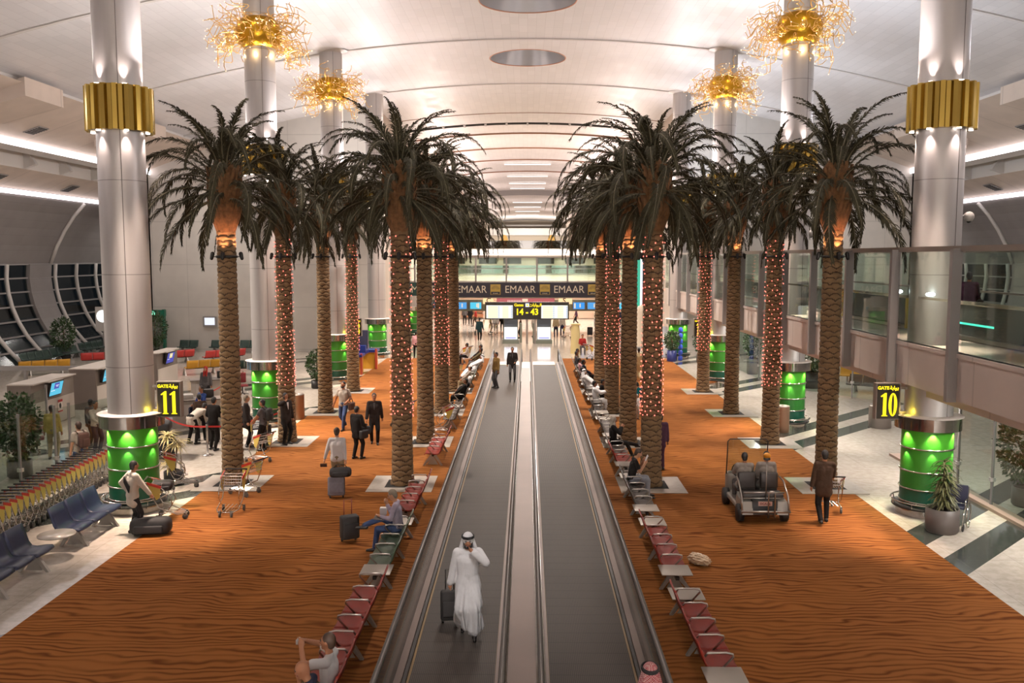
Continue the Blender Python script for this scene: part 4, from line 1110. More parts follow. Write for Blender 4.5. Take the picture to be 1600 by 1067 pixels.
def person(label, x, y, yaw, pose='stand', h=1.74, z=0.01, skin=0, hair=M_hairk, top='suit', kind='jacket', bottom='suit', shoes=M_shoe,
           lean=0.0, lh=None, rh=None, lf=None, rf=None, look=(0, 0), extra=(), vox=0.022, group=None, beard=False, fat=1.0, inner=None, turn=0.0, pz=None, hat=None):
    """yaw 0 faces away from the camera; lh, rh, lf, rf are wrist and ankle points in the person's own frame (x right, y forward)"""
    s = h / 1.74; t = thing('person', label, 'person', (x, y, z), yaw, group); t.scale = (s, s, s)
    sit = pose == 'sit'
    P = V((0, 0, pz or (0.53 if sit else 0.93)))
    if pose == 'walk':
        lf = lf or (-0.09, 0.26, 0.09); rf = rf or (0.09, -0.28, 0.16); lh = lh or (-0.27, -0.14, 0.80); rh = rh or (0.27, 0.20, 0.84); P.z = 0.915
    if sit: lf = lf or (-0.13, 0.46, 0.09); rf = rf or (0.13, 0.44, 0.09); lh = lh or (-0.16, 0.30, 0.66); rh = rh or (0.16, 0.30, 0.66)
    lf = V(lf or (-0.11, 0.0, 0.09)); rf = V(rf or (0.11, 0.02, 0.09)); lh = V(lh or (-0.27, 0.05, 0.80)); rh = V(rh or (0.27, 0.05, 0.80))
    Rl = Matrix.Rotation(-lean, 3, 'X'); Rt = Matrix.Rotation(turn, 3, 'Z')
    U = lambda p: P + Rl @ (Rt @ (V(p)))
    waist = U((0, -0.005, 0.14)); chest = U((0, 0.0, 0.36)); neck = U((0, -0.015, 0.55)); hb = U((0, 0.0, 0.60))
    Rh = Matrix.Rotation(look[0], 3, 'Z') @ Matrix.Rotation(-look[1] - lean * 0.5, 3, 'X')
    hc = neck + Rl @ V((0, 0.02, 0.06)) + Rh @ V((0, 0.015, 0.11)); Hd = lambda p: hc + Rh @ V(p)
    sl, sr = U((-0.175, -0.01, 0.50)), U((0.175, -0.01, 0.50))
    pl, pr = P + V((-0.09, 0, -0.02)), P + V((0.09, 0, -0.02))
    kl, lf = ik(pl, lf, 0.43, 0.43, (-0.12, 1, 0.25)); kr, rf = ik(pr, rf, 0.43, 0.43, (0.12, 1, 0.25))
    el, lh = ik(sl, lh, 0.29, 0.26, (-0.55, -0.8, -0.5)); er, rh = ik(sr, rh, 0.29, 0.26, (0.55, -0.8, -0.5))
    def torso(b, g, low=0.0):
        for sx in (-1, 1):
            b.cap(P + V((sx * 0.075, 0, 0)), waist + V((sx * 0.055, 0, 0)), (0.098 + g) * fat, (0.088 + g) * fat)
            b.cap(waist + V((sx * 0.06, 0, 0)), chest + Rl @ Rt @ V((sx * 0.075, 0, 0.02)), (0.09 + g) * fat, (0.10 + g) * min(fat, 1.1))
        b.cap(waist, chest, (0.10 + g) * fat, 0.105 + g)
        b.cap(sl + (sr - sl) * 0.12, sr + (sl - sr) * 0.12, 0.054 + g, 0.054 + g)
        b.cap(chest, neck - Rl @ V((0, 0, 0.06)), 0.10 + g, 0.06 + g)
    def arm(b, S, E, Hh, g, a=1.0):
        b.cap(S, E, 0.054 + g, 0.043 + g)
        if a > 0: b.cap(E, E.lerp(Hh, a), 0.042 + g, 0.03 + g + 0.006 * (a >= 0.95))
    def leg(b, Pp, K, A, g, to=1.0): b.cap(Pp, K, 0.082 + g, 0.058 + g); b.cap(K, K.lerp(A, to), 0.056 + g, 0.040 + g)
    def toe(A, K):
        f = V((A.x - Pm.x, 0, 0)) * 0.3 + V((0, 1, 0)); f = f.normalized()
        return f
    Pm = P
    b = MB(); torso(b, 0.0)
    for S, E, Hh in ((sl, el, lh), (sr, er, rh)): arm(b, S, E, Hh, 0.0)
    for Pp, K, A in ((pl, kl, lf), (pr, kr, rf)):
        leg(b, Pp, K, A, 0.0); f = toe(A, K); b.cap(A + V((0, 0, -0.04)) - f * 0.04, A + V((0, 0, -0.05)) + f * 0.14, 0.035, 0.028)
    b.cap(neck - Rl @ V((0, 0, 0.07)), hc + Rh @ V((0, -0.01, -0.06)), 0.058, 0.052)
    b.ell(hc, (0.074, 0.094, 0.112), 14, 10, Rh); b.cap(Hd((0, 0.045, -0.075)), Hd((0, 0.06, -0.085)), 0.042, 0.03)
    b.cap(Hd((0, 0.088, 0.015)), Hd((0, 0.108, -0.022)), 0.011, 0.016, 8)
    for sx in (-1, 1): b.ell(Hd((sx * 0.077, -0.005, 0.0)), (0.012, 0.022, 0.032), 8, 6, Rh)
    for sx, E, Hh in ((-1, el, lh), (1, er, rh)):              # palm, four curled fingers, thumb
        d = (Hh - E).normalized(); n = d.cross(V((0, 1, 0.2))); n = n.normalized() if n.length > 0.1 else V((1, 0, 0)); w = d.cross(n).normalized()
        b.cap(Hh, Hh + d * 0.075, 0.028, 0.036, 8)
        for q in range(4):
            o = Hh + d * 0.075 + w * (0.033 - 0.022 * q); L = (0.036, 0.042, 0.039, 0.03)[q]
            k1 = o + d * L + n * 0.008 * -sx; b.cap(o, k1, 0.011, 0.010, 6); b.cap(k1, k1 + d * L * 0.7 + n * 0.022 * -sx, 0.010, 0.008, 6)
        o = Hh + d * 0.025 + w * 0.03; b.cap(o, o + d * 0.035 + w * 0.028, 0.013, 0.011, 6); b.cap(o + d * 0.035 + w * 0.028, o + d * 0.07 + w * 0.03, 0.011, 0.009, 6)
    me = remesh(b, min(vox, 0.016), 2); me.materials.append(SKIN[skin]); link('body', me, t)
    for sx in (-1, 1):
        e = MB(); e.ell(Hd((sx * 0.031, 0.083, 0.018)), (0.014, 0.010, 0.008), 8, 6, Rh); e.ell(Hd((sx * 0.031, 0.086, 0.037)), (0.018, 0.008, 0.005), 8, 6, Rh); e.build('eye', M_eye, t)
    e = MB(); e.ell(Hd((0, 0.089, -0.054)), (0.024, 0.012, 0.007), 8, 6, Rh); e.build('mouth', mat('lip', srgb(138, 76, 66), 0.5), t)
    if hair:
        b = MB(); b.ell(Hd((0, -0.022, 0.028)), (0.084, 0.098, 0.104), 14, 10, Rh); b.ell(Hd((0, -0.05, -0.03)), (0.070, 0.062, 0.075), 12, 8, Rh)
        me = remesh(b, 0.014, 2); me.materials.append(hair); link('hair', me, t)
    if beard:
        b = MB(); b.ell(Hd((0, 0.045, -0.085)), (0.062, 0.056, 0.045), 12, 8, Rh); b.cap(Hd((-0.068, 0.02, -0.02)), Hd((-0.05, 0.05, -0.08)), 0.02, 0.024); b.cap(Hd((0.068, 0.02, -0.02)), Hd((0.05, 0.05, -0.08)), 0.02, 0.024)
        me = remesh(b, 0.013, 2); me.materials.append(M_hairk); link('beard', me, t)
    # garments
    if kind == 'robe':
        b = MB(); torso(b, 0.03); arm(b, sl, el, lh, 0.03, 0.97); arm(b, sr, er, rh, 0.03, 0.97)
        if sit:
            for Pp, K, A in ((pl, kl, lf), (pr, kr, rf)): b.cap(Pp, K, 0.125, 0.115); b.cap(K, K.lerp(A, 0.88), 0.115, 0.10)
            b.cap((kl + kr) / 2, (kl.lerp(lf, 0.8) + kr.lerp(rf, 0.8)) / 2, 0.10, 0.09); b.cap((pl + pr) / 2, (kl + kr) / 2, 0.11, 0.10)
        else:
            for Pp, K, A in ((pl, kl, lf), (pr, kr, rf)):
                b.cap(Pp, Pp.lerp(V((K.x * 1.1, K.y, K.z)), 0.9), 0.12, 0.115); b.cap(K, K.lerp(A, 0.84), 0.115, 0.125)
                b.cap(K, K.lerp(A, 0.8) + V((A.x * 0.5, -0.03, 0.02)), 0.10, 0.10)
            m1 = (kl + kr) / 2; m2 = (kl.lerp(lf, 0.8) + kr.lerp(rf, 0.8)) / 2
            b.cap(P, m1, 0.12, 0.12); b.cap(m1, m2, 0.12, 0.12)
        me = remesh(b, vox, 4)
        R = random.Random(int(x * 97 + y * 13))
        a1, a2 = R.uniform(0, 6), R.uniform(0, 6)
        for v in me.vertices:                                   # hanging folds
            if v.co.z < P.z + 0.1 and not sit:
                q = atan2(v.co.y - 0.02, v.co.x); k = min(1, (P.z + 0.1 - v.co.z) / 0.5); o = V((v.co.x, v.co.y, 0)).normalized()
                v.co += o * 0.016 * k * (sin(9 * q + a1 + 2.5 * v.co.z) + 0.6 * sin(17 * q + a2))
        me.materials.append(C[top]); link('robe', me, t)
    else:
        b = MB(); g = 0.026 if kind == 'jacket' else 0.014
        torso(b, g); al = 0.93 if kind in ('jacket', 'shirt') else -1
        if al > 0: arm(b, sl, el, lh, g, al); arm(b, sr, er, rh, g, al)
        else:
            for S, E in ((sl, el), (sr, er)): b.cap(S, S.lerp(E, 0.62), 0.07, 0.066)
        if kind == 'jacket':
            if sit: b.cap(pl, pl.lerp(kl, 0.25), 0.12, 0.11); b.cap(pr, pr.lerp(kr, 0.25), 0.12, 0.11)
            else: b.cap(P, P + V((-0.07, 0, -0.16)), 0.13 * fat, 0.125 * fat); b.cap(P, P + V((0.07, 0, -0.16)), 0.13 * fat, 0.125 * fat)
        b.cap(neck - Rl @ V((0, 0.0, 0.05)), neck - Rl @ V((0, 0.0, 0.02)), 0.068, 0.066)
        me = remesh(b, vox, 3); me.materials.append(C[top]); link({'jacket': 'jacket', 'shirt': 'shirt', 'tee': 't_shirt'}[kind], me, t)
        b = MB(); b.cap(P + V((-0.07, 0, 0.04)), P + V((0.07, 0, 0.04)), 0.108 * fat, 0.108 * fat)
        leg(b, pl, kl, lf, 0.018, 0.97); leg(b, pr, kr, rf, 0.018, 0.97)
        for K, A in ((kl, lf), (kr, rf)): b.cap(K.lerp(A, 0.8), K.lerp(A, 0.97), 0.058, 0.06)
        me = remesh(b, vox, 3); me.materials.append(C[bottom]); link('trousers', me, t)
        if inner:
            b = MB(); b.prism([(-0.035, 0.0), (0.035, 0.0), (0.008, -0.24), (-0.008, -0.24)], 0.0, 0.012, lambda u, v, w: U((u, 0.118 + w + 0.035 * (v < -0.1), 0.53 + v)))
            b.build('shirt_front', C[inner], t)
    for A, K in ((lf, kl), (rf, kr)):
        f = toe(A, K); b = MB(); b.cap(A + V((0, 0, -0.045)) - f * 0.05, A + V((0, 0, -0.045)) + f * 0.05, 0.046, 0.046); b.cap(A + V((0, 0, -0.05)) + f * 0.05, A + V((0, 0, -0.06)) + f * 0.17, 0.042, 0.032); b.cap(A + V((0, 0, -0.04)), A + V((0, 0, 0.02)), 0.045, 0.044)
        me = remesh(b, 0.016, 2); me.materials.append(shoes); link('shoe', me, t)
    for ex in extra:
        k, m = ex[0], ex[1]
        b = MB()
        if k == 'ghutra':
            b.ell(Hd((0, -0.018, 0.03)), (0.098, 0.112, 0.115), 16, 10, Rh)
            for sx in (-1, 1): b.cap(Hd((sx * 0.075, -0.02, 0.02)), Hd((sx * 0.115, -0.03, -0.14)), 0.035, 0.04); b.cap(Hd((sx * 0.115, -0.03, -0.14)), Hd((sx * 0.15, -0.05, -0.24)), 0.04, 0.04)
            b.cap(Hd((0, -0.075, 0.0)), Hd((0, -0.13, -0.22)), 0.06, 0.06)
            for sx in (-1, 1): b.cap(Hd((sx * 0.05, -0.07, 0.0)), Hd((sx * 0.10, -0.12, -0.26)), 0.05, 0.05)
            me = remesh(b, 0.014, 3); me.materials.append(m); link('head_cloth', me, t)
            b = MB()
            for dz in (0.0, 0.022): b.tube([Hd((0.097 * cos(q * pi / 12), -0.015 + 0.112 * sin(q * pi / 12), 0.062 + dz + 0.012 * sin(q * pi / 12))) for q in range(24)], 0.013, 6, True)
            b.build('head_cord', M_cord, t)
        elif k == 'scarf':
            b.ell(Hd((0, -0.025, 0.015)), (0.096, 0.108, 0.125), 16, 10, Rh); b.cap(Hd((0, -0.02, -0.08)), neck - Rl @ V((0, 0, 0.05)), 0.09, 0.10)
            b.cap(Hd((-0.06, 0.03, -0.10)), U((-0.06, 0.10, 0.40)), 0.05, 0.04); b.cap(Hd((0.06, 0.03, -0.10)), U((0.06, 0.10, 0.40)), 0.05, 0.04)
            me = remesh(b, 0.014, 3); me.materials.append(m); link('head_scarf', me, t)
        elif k == 'cap':
            b.ell(Hd((0, -0.01, 0.055)), (0.088, 0.104, 0.085), 14, 8, Rh); me = remesh(b, 0.012, 2); me.materials.append(m); link('cap', me, t)
        elif k == 'backpack':
            c = U((0, -0.22, 0.33)); b.rbox(c, (0.30, 0.18, 0.44), 0.07, Rl); b.rbox(U((0, -0.32, 0.26)), (0.22, 0.06, 0.24), 0.03, Rl)
            o = b.build('backpack', m, t)
            w = MB()
            for sx in (-1, 1): w.tube([U((sx * 0.10, -0.14, 0.50)), U((sx * 0.115, -0.03, 0.585)), U((sx * 0.12, 0.10, 0.50)), U((sx * 0.13, 0.14, 0.34)), U((sx * 0.14, -0.12, 0.18))], 0.018, 6)
            w.build('strap', m, o)
        elif k == 'shoulder_bag':
            c = V((0.30 * ex[2], -0.02, 0.86)); b.rbox(c, (0.16, 0.34, 0.28), 0.05); o = b.build('shoulder_bag', m, t)
            MB().tube([c + V((0, 0.1, 0.14)), U((0.17 * ex[2], 0.06, 0.56)), U((0.17 * ex[2], -0.05, 0.57)), c + V((0, -0.1, 0.14))], 0.014, 6).build('strap', m, o)
        elif k == 'stripe':
            w = MB(); w.prism([(-0.20, 0.44), (-0.20, 0.30), (0.12, 0.10), (0.14, 0.26)], 0.0, 0.02, lambda u, v, q: U((u, -0.135 - q + 0.25 * u * u, v)))
            w.build('chest_stripe', m, t)
        elif k == 'held':                                       # phone, papers, camera at a point
            b.rbox(V(ex[2]), ex[3], 0.006, Matrix.Rotation(ex[4] if len(ex) > 4 else 0, 3, 'X')); b.build(ex[5] if len(ex) > 5 else 'held_item', m, t)
    return t
N_, S_, L_, R_ = 0.0, pi, pi / 2, -pi / 2
# --- the two on the near end of the walkways
person('man in a long white robe and white head cloth walking on the left walkway', -1.02, 15.1, S_ + 0.06, 'stand', 1.80, 0.02, 1, None, 'white', 'robe', vox=0.014, beard=True,
       lf=(-0.10, 0.16, 0.09), rf=(0.10, -0.14, 0.13), lh=(-0.10, 0.235, 1.50), rh=(0.30, -0.06, 0.86), look=(0.0, 0.18), extra=[('ghutra', C['white'])])
person('person in a red checked head cloth at the bottom edge on the right walkway', 1.46, 10.2, N_, 'stand', 1.76, 0.02, 1, None, 'white', 'robe', vox=0.02, extra=[('ghutra', M_check)])
# --- left seats, from the viewer on
SX = -BX - 0.02 - 0.16
person('bald man in a navy t-shirt and olive trousers on the red seats', SX + 0.12, 11.15, L_, 'sit', 1.78, 0.0, 1, None, 'navy', 'tee', 'olive', vox=0.016, lean=0.12, lf=(-0.18, 0.50, 0.09), rf=(0.02, 0.42, 0.40), rh=(0.10, 0.20, 1.02), lh=(-0.1, 0.38, 0.62), look=(0.1, 0.3), extra=[('held', mat('paper', srgb(214, 206, 190), 0.7), (0.02, 0.46, 0.72), (0.24, 0.32, 0.012), 0.3, 'newspaper')])
person('dark haired man in a white t-shirt holding up a small camera', SX + 0.14, 11.95, L_ - 0.1, 'sit', 1.78, 0.0, 1, M_hairb, 'white', 'tee', 'olive', vox=0.016, lean=-0.02, rh=(0.10, 0.36, 1.20), lh=(-0.10, 0.34, 1.18), extra=[('held', mat('camera_silver', srgb(206, 204, 202), 0.3, 0.4), (0.0, 0.42, 1.24), (0.11, 0.03, 0.065), 0, 'camera')])
person('grey haired man in a lilac shirt and jeans with one leg crossed', SX, 19.66, L_, 'sit', 1.80, 0.0, 0, M_hairg, 'lilac', 'shirt', 'jeans', vox=0.016, lean=0.10, lf=(-0.10, 0.50, 0.09), rf=(-0.02, 0.74, 0.56), rh=(0.02, 0.24, 1.02), lh=(-0.10, 0.36, 0.78), look=(0, 0.35), extra=[('held', mat('laptop_grey', srgb(70, 64, 62), 0.4), (-0.06, 0.40, 0.74), (0.30, 0.22, 0.02), 0.1, 'laptop'), ('held', C['white'], (0.12, 0.34, 0.84), (0.12, 0.14, 0.16), 0, 'paper_bag')])
person('reclining man with beige trousers and a white cloth over his head', SX + 0.05, 39.6, L_, 'sit', 1.72, 0.0, 2, M_hairk, 'black', 'jacket', 'khaki', lean=-0.45, lf=(-0.12, 0.62, 0.09), rf=(0.1, 0.60, 0.09), extra=[('scarf', C['white'])])
person('man in black slumped beside the white covered sleeper', SX + 0.05, 38.7, L_, 'sit', 1.72, 0.0, 2, M_hairk, 'black', 'jacket', 'black', lean=-0.3)
person('man under a white cap reading near the red trolley on the left', SX, 43.4, L_, 'sit', 1.70, 0.0, 1, M_hairk, 'lgrey', 'shirt', 'khaki', lean=-0.2, extra=[('cap', C['white'])])
person('man in white stretched out across the seats on the left', SX + 0.05, 48.6, L_ + 0.35, 'sit', 1.76, 0.0, 2, M_hairk, 'white', 'robe', lean=-0.65, lf=(-0.1, 0.75, 0.10), rf=(0.1, 0.72, 0.10), extra=[('ghutra', C['white'])])
person('man in an olive jacket leaning back on the seventh left seat row', SX, 51.6, L_, 'sit', 1.76, 0.0, 2, M_hairk, 'olive', 'jacket', 'dgrey', lean=-0.35, lf=(-0.12, 0.66, 0.09), rf=(0.1, 0.62, 0.09))
person('man in a dark coat at the far end of the left seats', SX, 53.3, L_, 'sit', 1.76, 0.0, 2, M_hairk, 'suit', 'jacket', 'black', lean=-0.2)
person('dark haired person in a white shirt by the loaded trolley, far left seats', -3.7, 54.9, L_, 'sit', 1.70, 0.0, 2, M_hairk, 'lgrey', 'shirt', 'black', pz=0.5)
# --- walking on the left carpet
person('man in a white shirt and khaki trousers pulling the grey suitcase', -5.35, 24.75, N_ + 0.08, 'walk', 1.80, 0.01, 0, M_hairb, 'white', 'shirt', 'khaki', vox=0.016, fat=1.12, lh=(-0.36, 0.04, 0.82), rh=(0.24, -0.12, 0.80), extra=[('held', M_bagbr, (-0.38, 0.06, 0.70), (0.18, 0.03, 0.10), 0.3, 'passport_wallet')])
person('person in a long black coat with a dark shoulder bag', -5.55, 28.75, N_ - 0.5, 'stand', 1.72, 0.01, 1, M_hairk, 'black', 'jacket', 'black', vox=0.018, lf=(-0.12, -0.04, 0.09), rf=(0.12, 0.06, 0.09), rh=(0.16, 0.26, 1.12), lh=(-0.26, 0.1, 0.84), extra=[('shoulder_bag', M_bagk, 1)])
person('man in a dark suit with open collar walking towards the viewer', -5.38, 31.1, S_ + 0.15, 'walk', 1.80, 0.01, 1, M_hairk, 'suit', 'jacket', 'black', vox=0.018, lf=(-0.10, 0.10, 0.09), rf=(0.10, -0.12, 0.10), inner='dgrey')
person('man in a grey t-shirt and jeans carrying a brown bag', -7.02, 33.8, S_ - 0.25, 'walk', 1.84, 0.01, 1, M_hairk, 'lgrey', 'tee', 'jeans', vox=0.018, fat=1.08, beard=True, rh=(0.40, 0.02, 0.86), lh=(-0.20, 0.18, 1.02), extra=[('shoulder_bag', M_bagbr, -1)])
person('man in a white sweater with a dark chest stripe beside the nearest green drum', -9.4, 20.75, N_ - 0.75, 'stand', 1.74, 0.0, 1, M_hairk, 'offwhite', 'jacket', 'black', vox=0.016, lean=0.08, rh=(0.26, 0.34, 0.92), lh=(-0.24, 0.0, 1.0), extra=[('stripe', C['black'])])
# --- queue at gate 11
person('bending person in a white top and black trousers at the gate 11 queue', -11.85, 31.0, N_ - 0.5, 'stand', 1.74, 0.0, 1, M_hairk, 'offwhite', 'jacket', 'black', lean=1.15, lh=(-0.2, 0.55, 0.5), rh=(0.2, 0.6, 0.5), lf=(-0.16, 0, 0.09), rf=(0.16, 0.05, 0.09))
person('man in a black suit seen from behind, in front of the rope post', -10.75, 30.1, N_ - 0.3, 'stand', 1.80, 0.0, 1, M_hairk, 'black', 'jacket', 'black', lean=0.12, rf=(0.14, -0.12, 0.09), rh=(0.18, 0.28, 1.06), lh=(-0.2, 0.25, 1.0))
person('grey haired man in a dark suit, talking in the queue', -9.75, 30.6, R_ + 0.3, 'stand', 1.80, 0.0, 0, M_hairg, 'suit', 'jacket', 'black', inner='white')
person('man in a grey shirt with a black backpack in the queue', -9.0, 30.0, L_ - 0.1, 'stand', 1.74, 0.0, 1, M_hairk, 'dgrey', 'tee', 'black', rh=(0.1, 0.34, 1.0), lh=(-0.1, 0.34, 1.0), extra=[('backpack', M_bagk)])
person('man in a dark suit phoning by the outer left second palm', -8.48, 30.95, S_ + 0.9, 'stand', 1.80, 0.02, 1, M_hairk, 'suit', 'jacket', 'black', rh=(0.14, 0.14, 1.50), inner='white', extra=[('held', M_bagk, (0.12, 0.10, 1.62), (0.02, 0.05, 0.11), 0, 'phone')])
person('crouching man in black behind the blue holdall', -10.1, 32.2, L_, 'sit', 1.72, 0.0, 1, M_hairk, 'black', 'jacket', 'black', pz=0.42, lean=0.5)
# --- behind the glass on the left
person('man in a light shirt at the counter behind the nearest column', -14.55, 29.6, S_ + 1.1, 'stand', 1.74, 0.0, 1, M_hairk, 'lgrey', 'shirt', 'navy', lh=(-0.15, 0.35, 1.05), rh=(0.15, 0.35, 1.05))
person('guard in a yellow brown uniform seen from behind', -15.5, 28.6, N_ + 0.2, 'stand', 1.76, 0.0, 2, M_hairk, 'yellow', 'shirt', 'khaki', fat=1.1)
person('man with a brown backpack and jeans behind the glass', -13.1, 25.6, L_ - 0.5, 'stand', 1.78, 0.0, 0, M_hairb, 'lgrey', 'tee', 'jeans', vox=0.018, extra=[('backpack', M_bagbr)])
person('officer with dark hair standing behind the guard', -15.0, 30.2, N_ - 0.3, 'stand', 1.70, 0.0, 2, M_hairk, 'dgrey', 'shirt', 'black')
person('seated clerk in a blue shirt behind the gate 11 sign', -12.4, 33.6, S_ - 0.6, 'sit', 1.72, 0.35, 1, M_hairk, 'blue', 'shirt', 'navy')
person('clerk in a maroon headscarf behind the counter at gate 11', -14.4, 39.6, S_, 'stand', 1.68, 0.0, 1, None, 'dgrey', 'jacket', 'black', extra=[('scarf', C['red'])])
person('man in a dark shirt bending at the desk under the gate 11 sign', -11.7, 31.6, N_ + 0.6, 'stand', 1.70, 0.0, 1, M_hairk, 'brown', 'shirt', 'black', lean=0.4)
# --- on the left walkway
person('man in a tan jacket standing on the left walkway', -1.55, 44.7, S_ - 1.0, 'stand', 1.78, 0.02, 1, M_hairk, 'tan', 'jacket', 'dgrey')
person('man in a dark suit holding the middle handrail', -0.78, 47.0, S_, 'stand', 1.80, 0.02, 1, M_hairk, 'suit', 'jacket', 'dgrey', inner='dgrey', lh=(-0.14, 0.22, 1.02), rh=(0.27, 0.0, 0.80))
# --- right seats
RX = BX - 0.02 + 0.16
person('man in a dark t-shirt and light jeans on the charcoal seats', RX, 24.2, R_, 'sit', 1.78, 0.0, 0, M_hairb, 'black', 'tee', 'ljeans', vox=0.016, lean=0.2, lh=(-0.05, 0.32, 0.98), rh=(0.12, 0.34, 0.94), look=(0.0, 0.35), extra=[('held', C['white'], (0.05, 0.40, 1.10), (0.20, 0.16, 0.01), 1.1, 'leaflet')])
person('woman in black with a pale headscarf and crossed legs', RX, 29.3, R_ + 0.15, 'sit', 1.70, 0.0, 1, None, 'black', 'jacket', 'black', vox=0.018, lean=-0.05, lf=(-0.04, 0.86, 0.36), rf=(0.10, 0.62, 0.09), rh=(0.12, 0.26, 1.02), lh=(-0.05, 0.3, 0.98), look=(-0.2, 0.2), extra=[('scarf', C['lgrey'])])
person('white robed man with dark hair reading beside the third palm on the right', RX + 0.05, 37.6, R_, 'sit', 1.76, 0.0, 2, M_hairk, 'white', 'robe', lean=-0.1, lh=(-0.05, 0.42, 0.90), rh=(0.1, 0.42, 0.92))
person('dark haired woman in black beside the reading man in white', RX + 0.35, 38.6, R_, 'sit', 1.68, 0.0, 2, M_hairk, 'black', 'jacket', 'black', lean=0.1)
person('white robed man leaning back, nearer of two in white on the right', RX, 41.6, R_ - 0.1, 'sit', 1.76, 0.0, 2, None, 'white', 'robe', lean=-0.3, lf=(-0.1, 0.66, 0.09), rf=(0.1, 0.6, 0.09), extra=[('ghutra', C['white'])])
person('white robed man leaning back, further of two in white on the right', RX, 42.6, R_, 'sit', 1.76, 0.0, 1, M_hairk, 'white', 'robe', lean=-0.35, lf=(-0.1, 0.66, 0.09), rf=(0.1, 0.6, 0.09))
person('person in a pink top on the right seats', RX, 46.8, R_, 'sit', 1.68, 0.0, 2, M_hairk, 'pink', 'shirt', 'dgrey', lean=-0.2)
person('person in dark clothes and jeans beside the pink top', RX + 0.1, 45.8, R_, 'sit', 1.70, 0.0, 2, M_hairk, 'navy', 'jacket', 'black', lean=-0.1)
person('dark haired man at the far end of the right seats, nearer one', RX - 0.05, 49.8, R_, 'sit', 1.72, 0.0, 2, M_hairk, 'dgrey', 'shirt', 'khaki', lean=-0.1)
person('dark haired man at the far end of the right seats, last one', RX - 0.05, 51.2, R_, 'sit', 1.72, 0.0, 2, M_hairk, 'olive', 'jacket', 'khaki', lean=0.1)
# --- right carpet
person('man in a dark brown suit pushing a trolley on the right', 7.36, 21.9, N_ - 0.12, 'walk', 1.82, 0.01, 1, M_hairk, 'brown', 'jacket', 'black', vox=0.016, fat=1.1, rf=(0.10, 0.12, 0.09), lf=(-0.10, -0.26, 0.14), rh=(0.30, 0.44, 0.98), lh=(-0.28, 0.05, 0.80))
person('person in a long beige robe between the palms on the right', 5.95, 47.6, N_, 'walk', 1.74, 0.01, 2, M_hairk, 'beige', 'robe')
person('person in a dark navy top behind the beige robe', 5.75, 52.6, N_, 'stand', 1.74, 0.01, 2, M_hairk, 'navy', 'shirt', 'khaki')
person('person in a teal top bending over a child between the palms', 4.95, 36.4, R_ + 2.6, 'stand', 1.66, 0.01, 1, M_hairk, 'teal', 'shirt', 'black', lean=0.9, lh=(-0.2, 0.45, 0.6), rh=(0.2, 0.45, 0.6))
person('small child in white with a white sun hat', 4.45, 36.1, S_ + 0.4, 'stand', 1.02, 0.01, 0, M_hairb, 'white', 'shirt', 'lgrey', extra=[('cap', C['white'])])
person('slim figure in dark clothes half hidden by the nearest red lit palm on the right', 4.12, 27.4, N_ + 0.2, 'stand', 1.74, 0.01, 2, M_hairk, 'purple', 'jacket', 'purple')
# --- on the bridge
person('man in a dark jacket with a shoulder bag on the right bridge', 12.3, 25.2, N_ - 0.4, 'walk', 1.74, 4.42, 1, M_hairk, 'purple', 'jacket', 'dgrey', extra=[('shoulder_bag', M_bagk, 1)])
person('man in a dark top further along the right bridge', 11.9, 39.2, S_, 'stand', 1.76, 4.42, 1, M_hairk, 'suit', 'shirt', 'navy')
# --- beyond the carpets
person('woman in a pink top and black trousers beyond the left carpet', -7.28, 58.2, N_, 'stand', 1.70, 0.0, 1, M_hairk, 'pink', 'shirt', 'black')
person('man in a green suit with a briefcase walking on the shiny floor', -3.75, 70.2, N_, 'walk', 1.80, 0.0, 1, M_hairk, 'green', 'jacket', 'suit', extra=[('held', M_bagk, (-0.32, -0.1, 0.6), (0.08, 0.42, 0.32), 0, 'briefcase')])
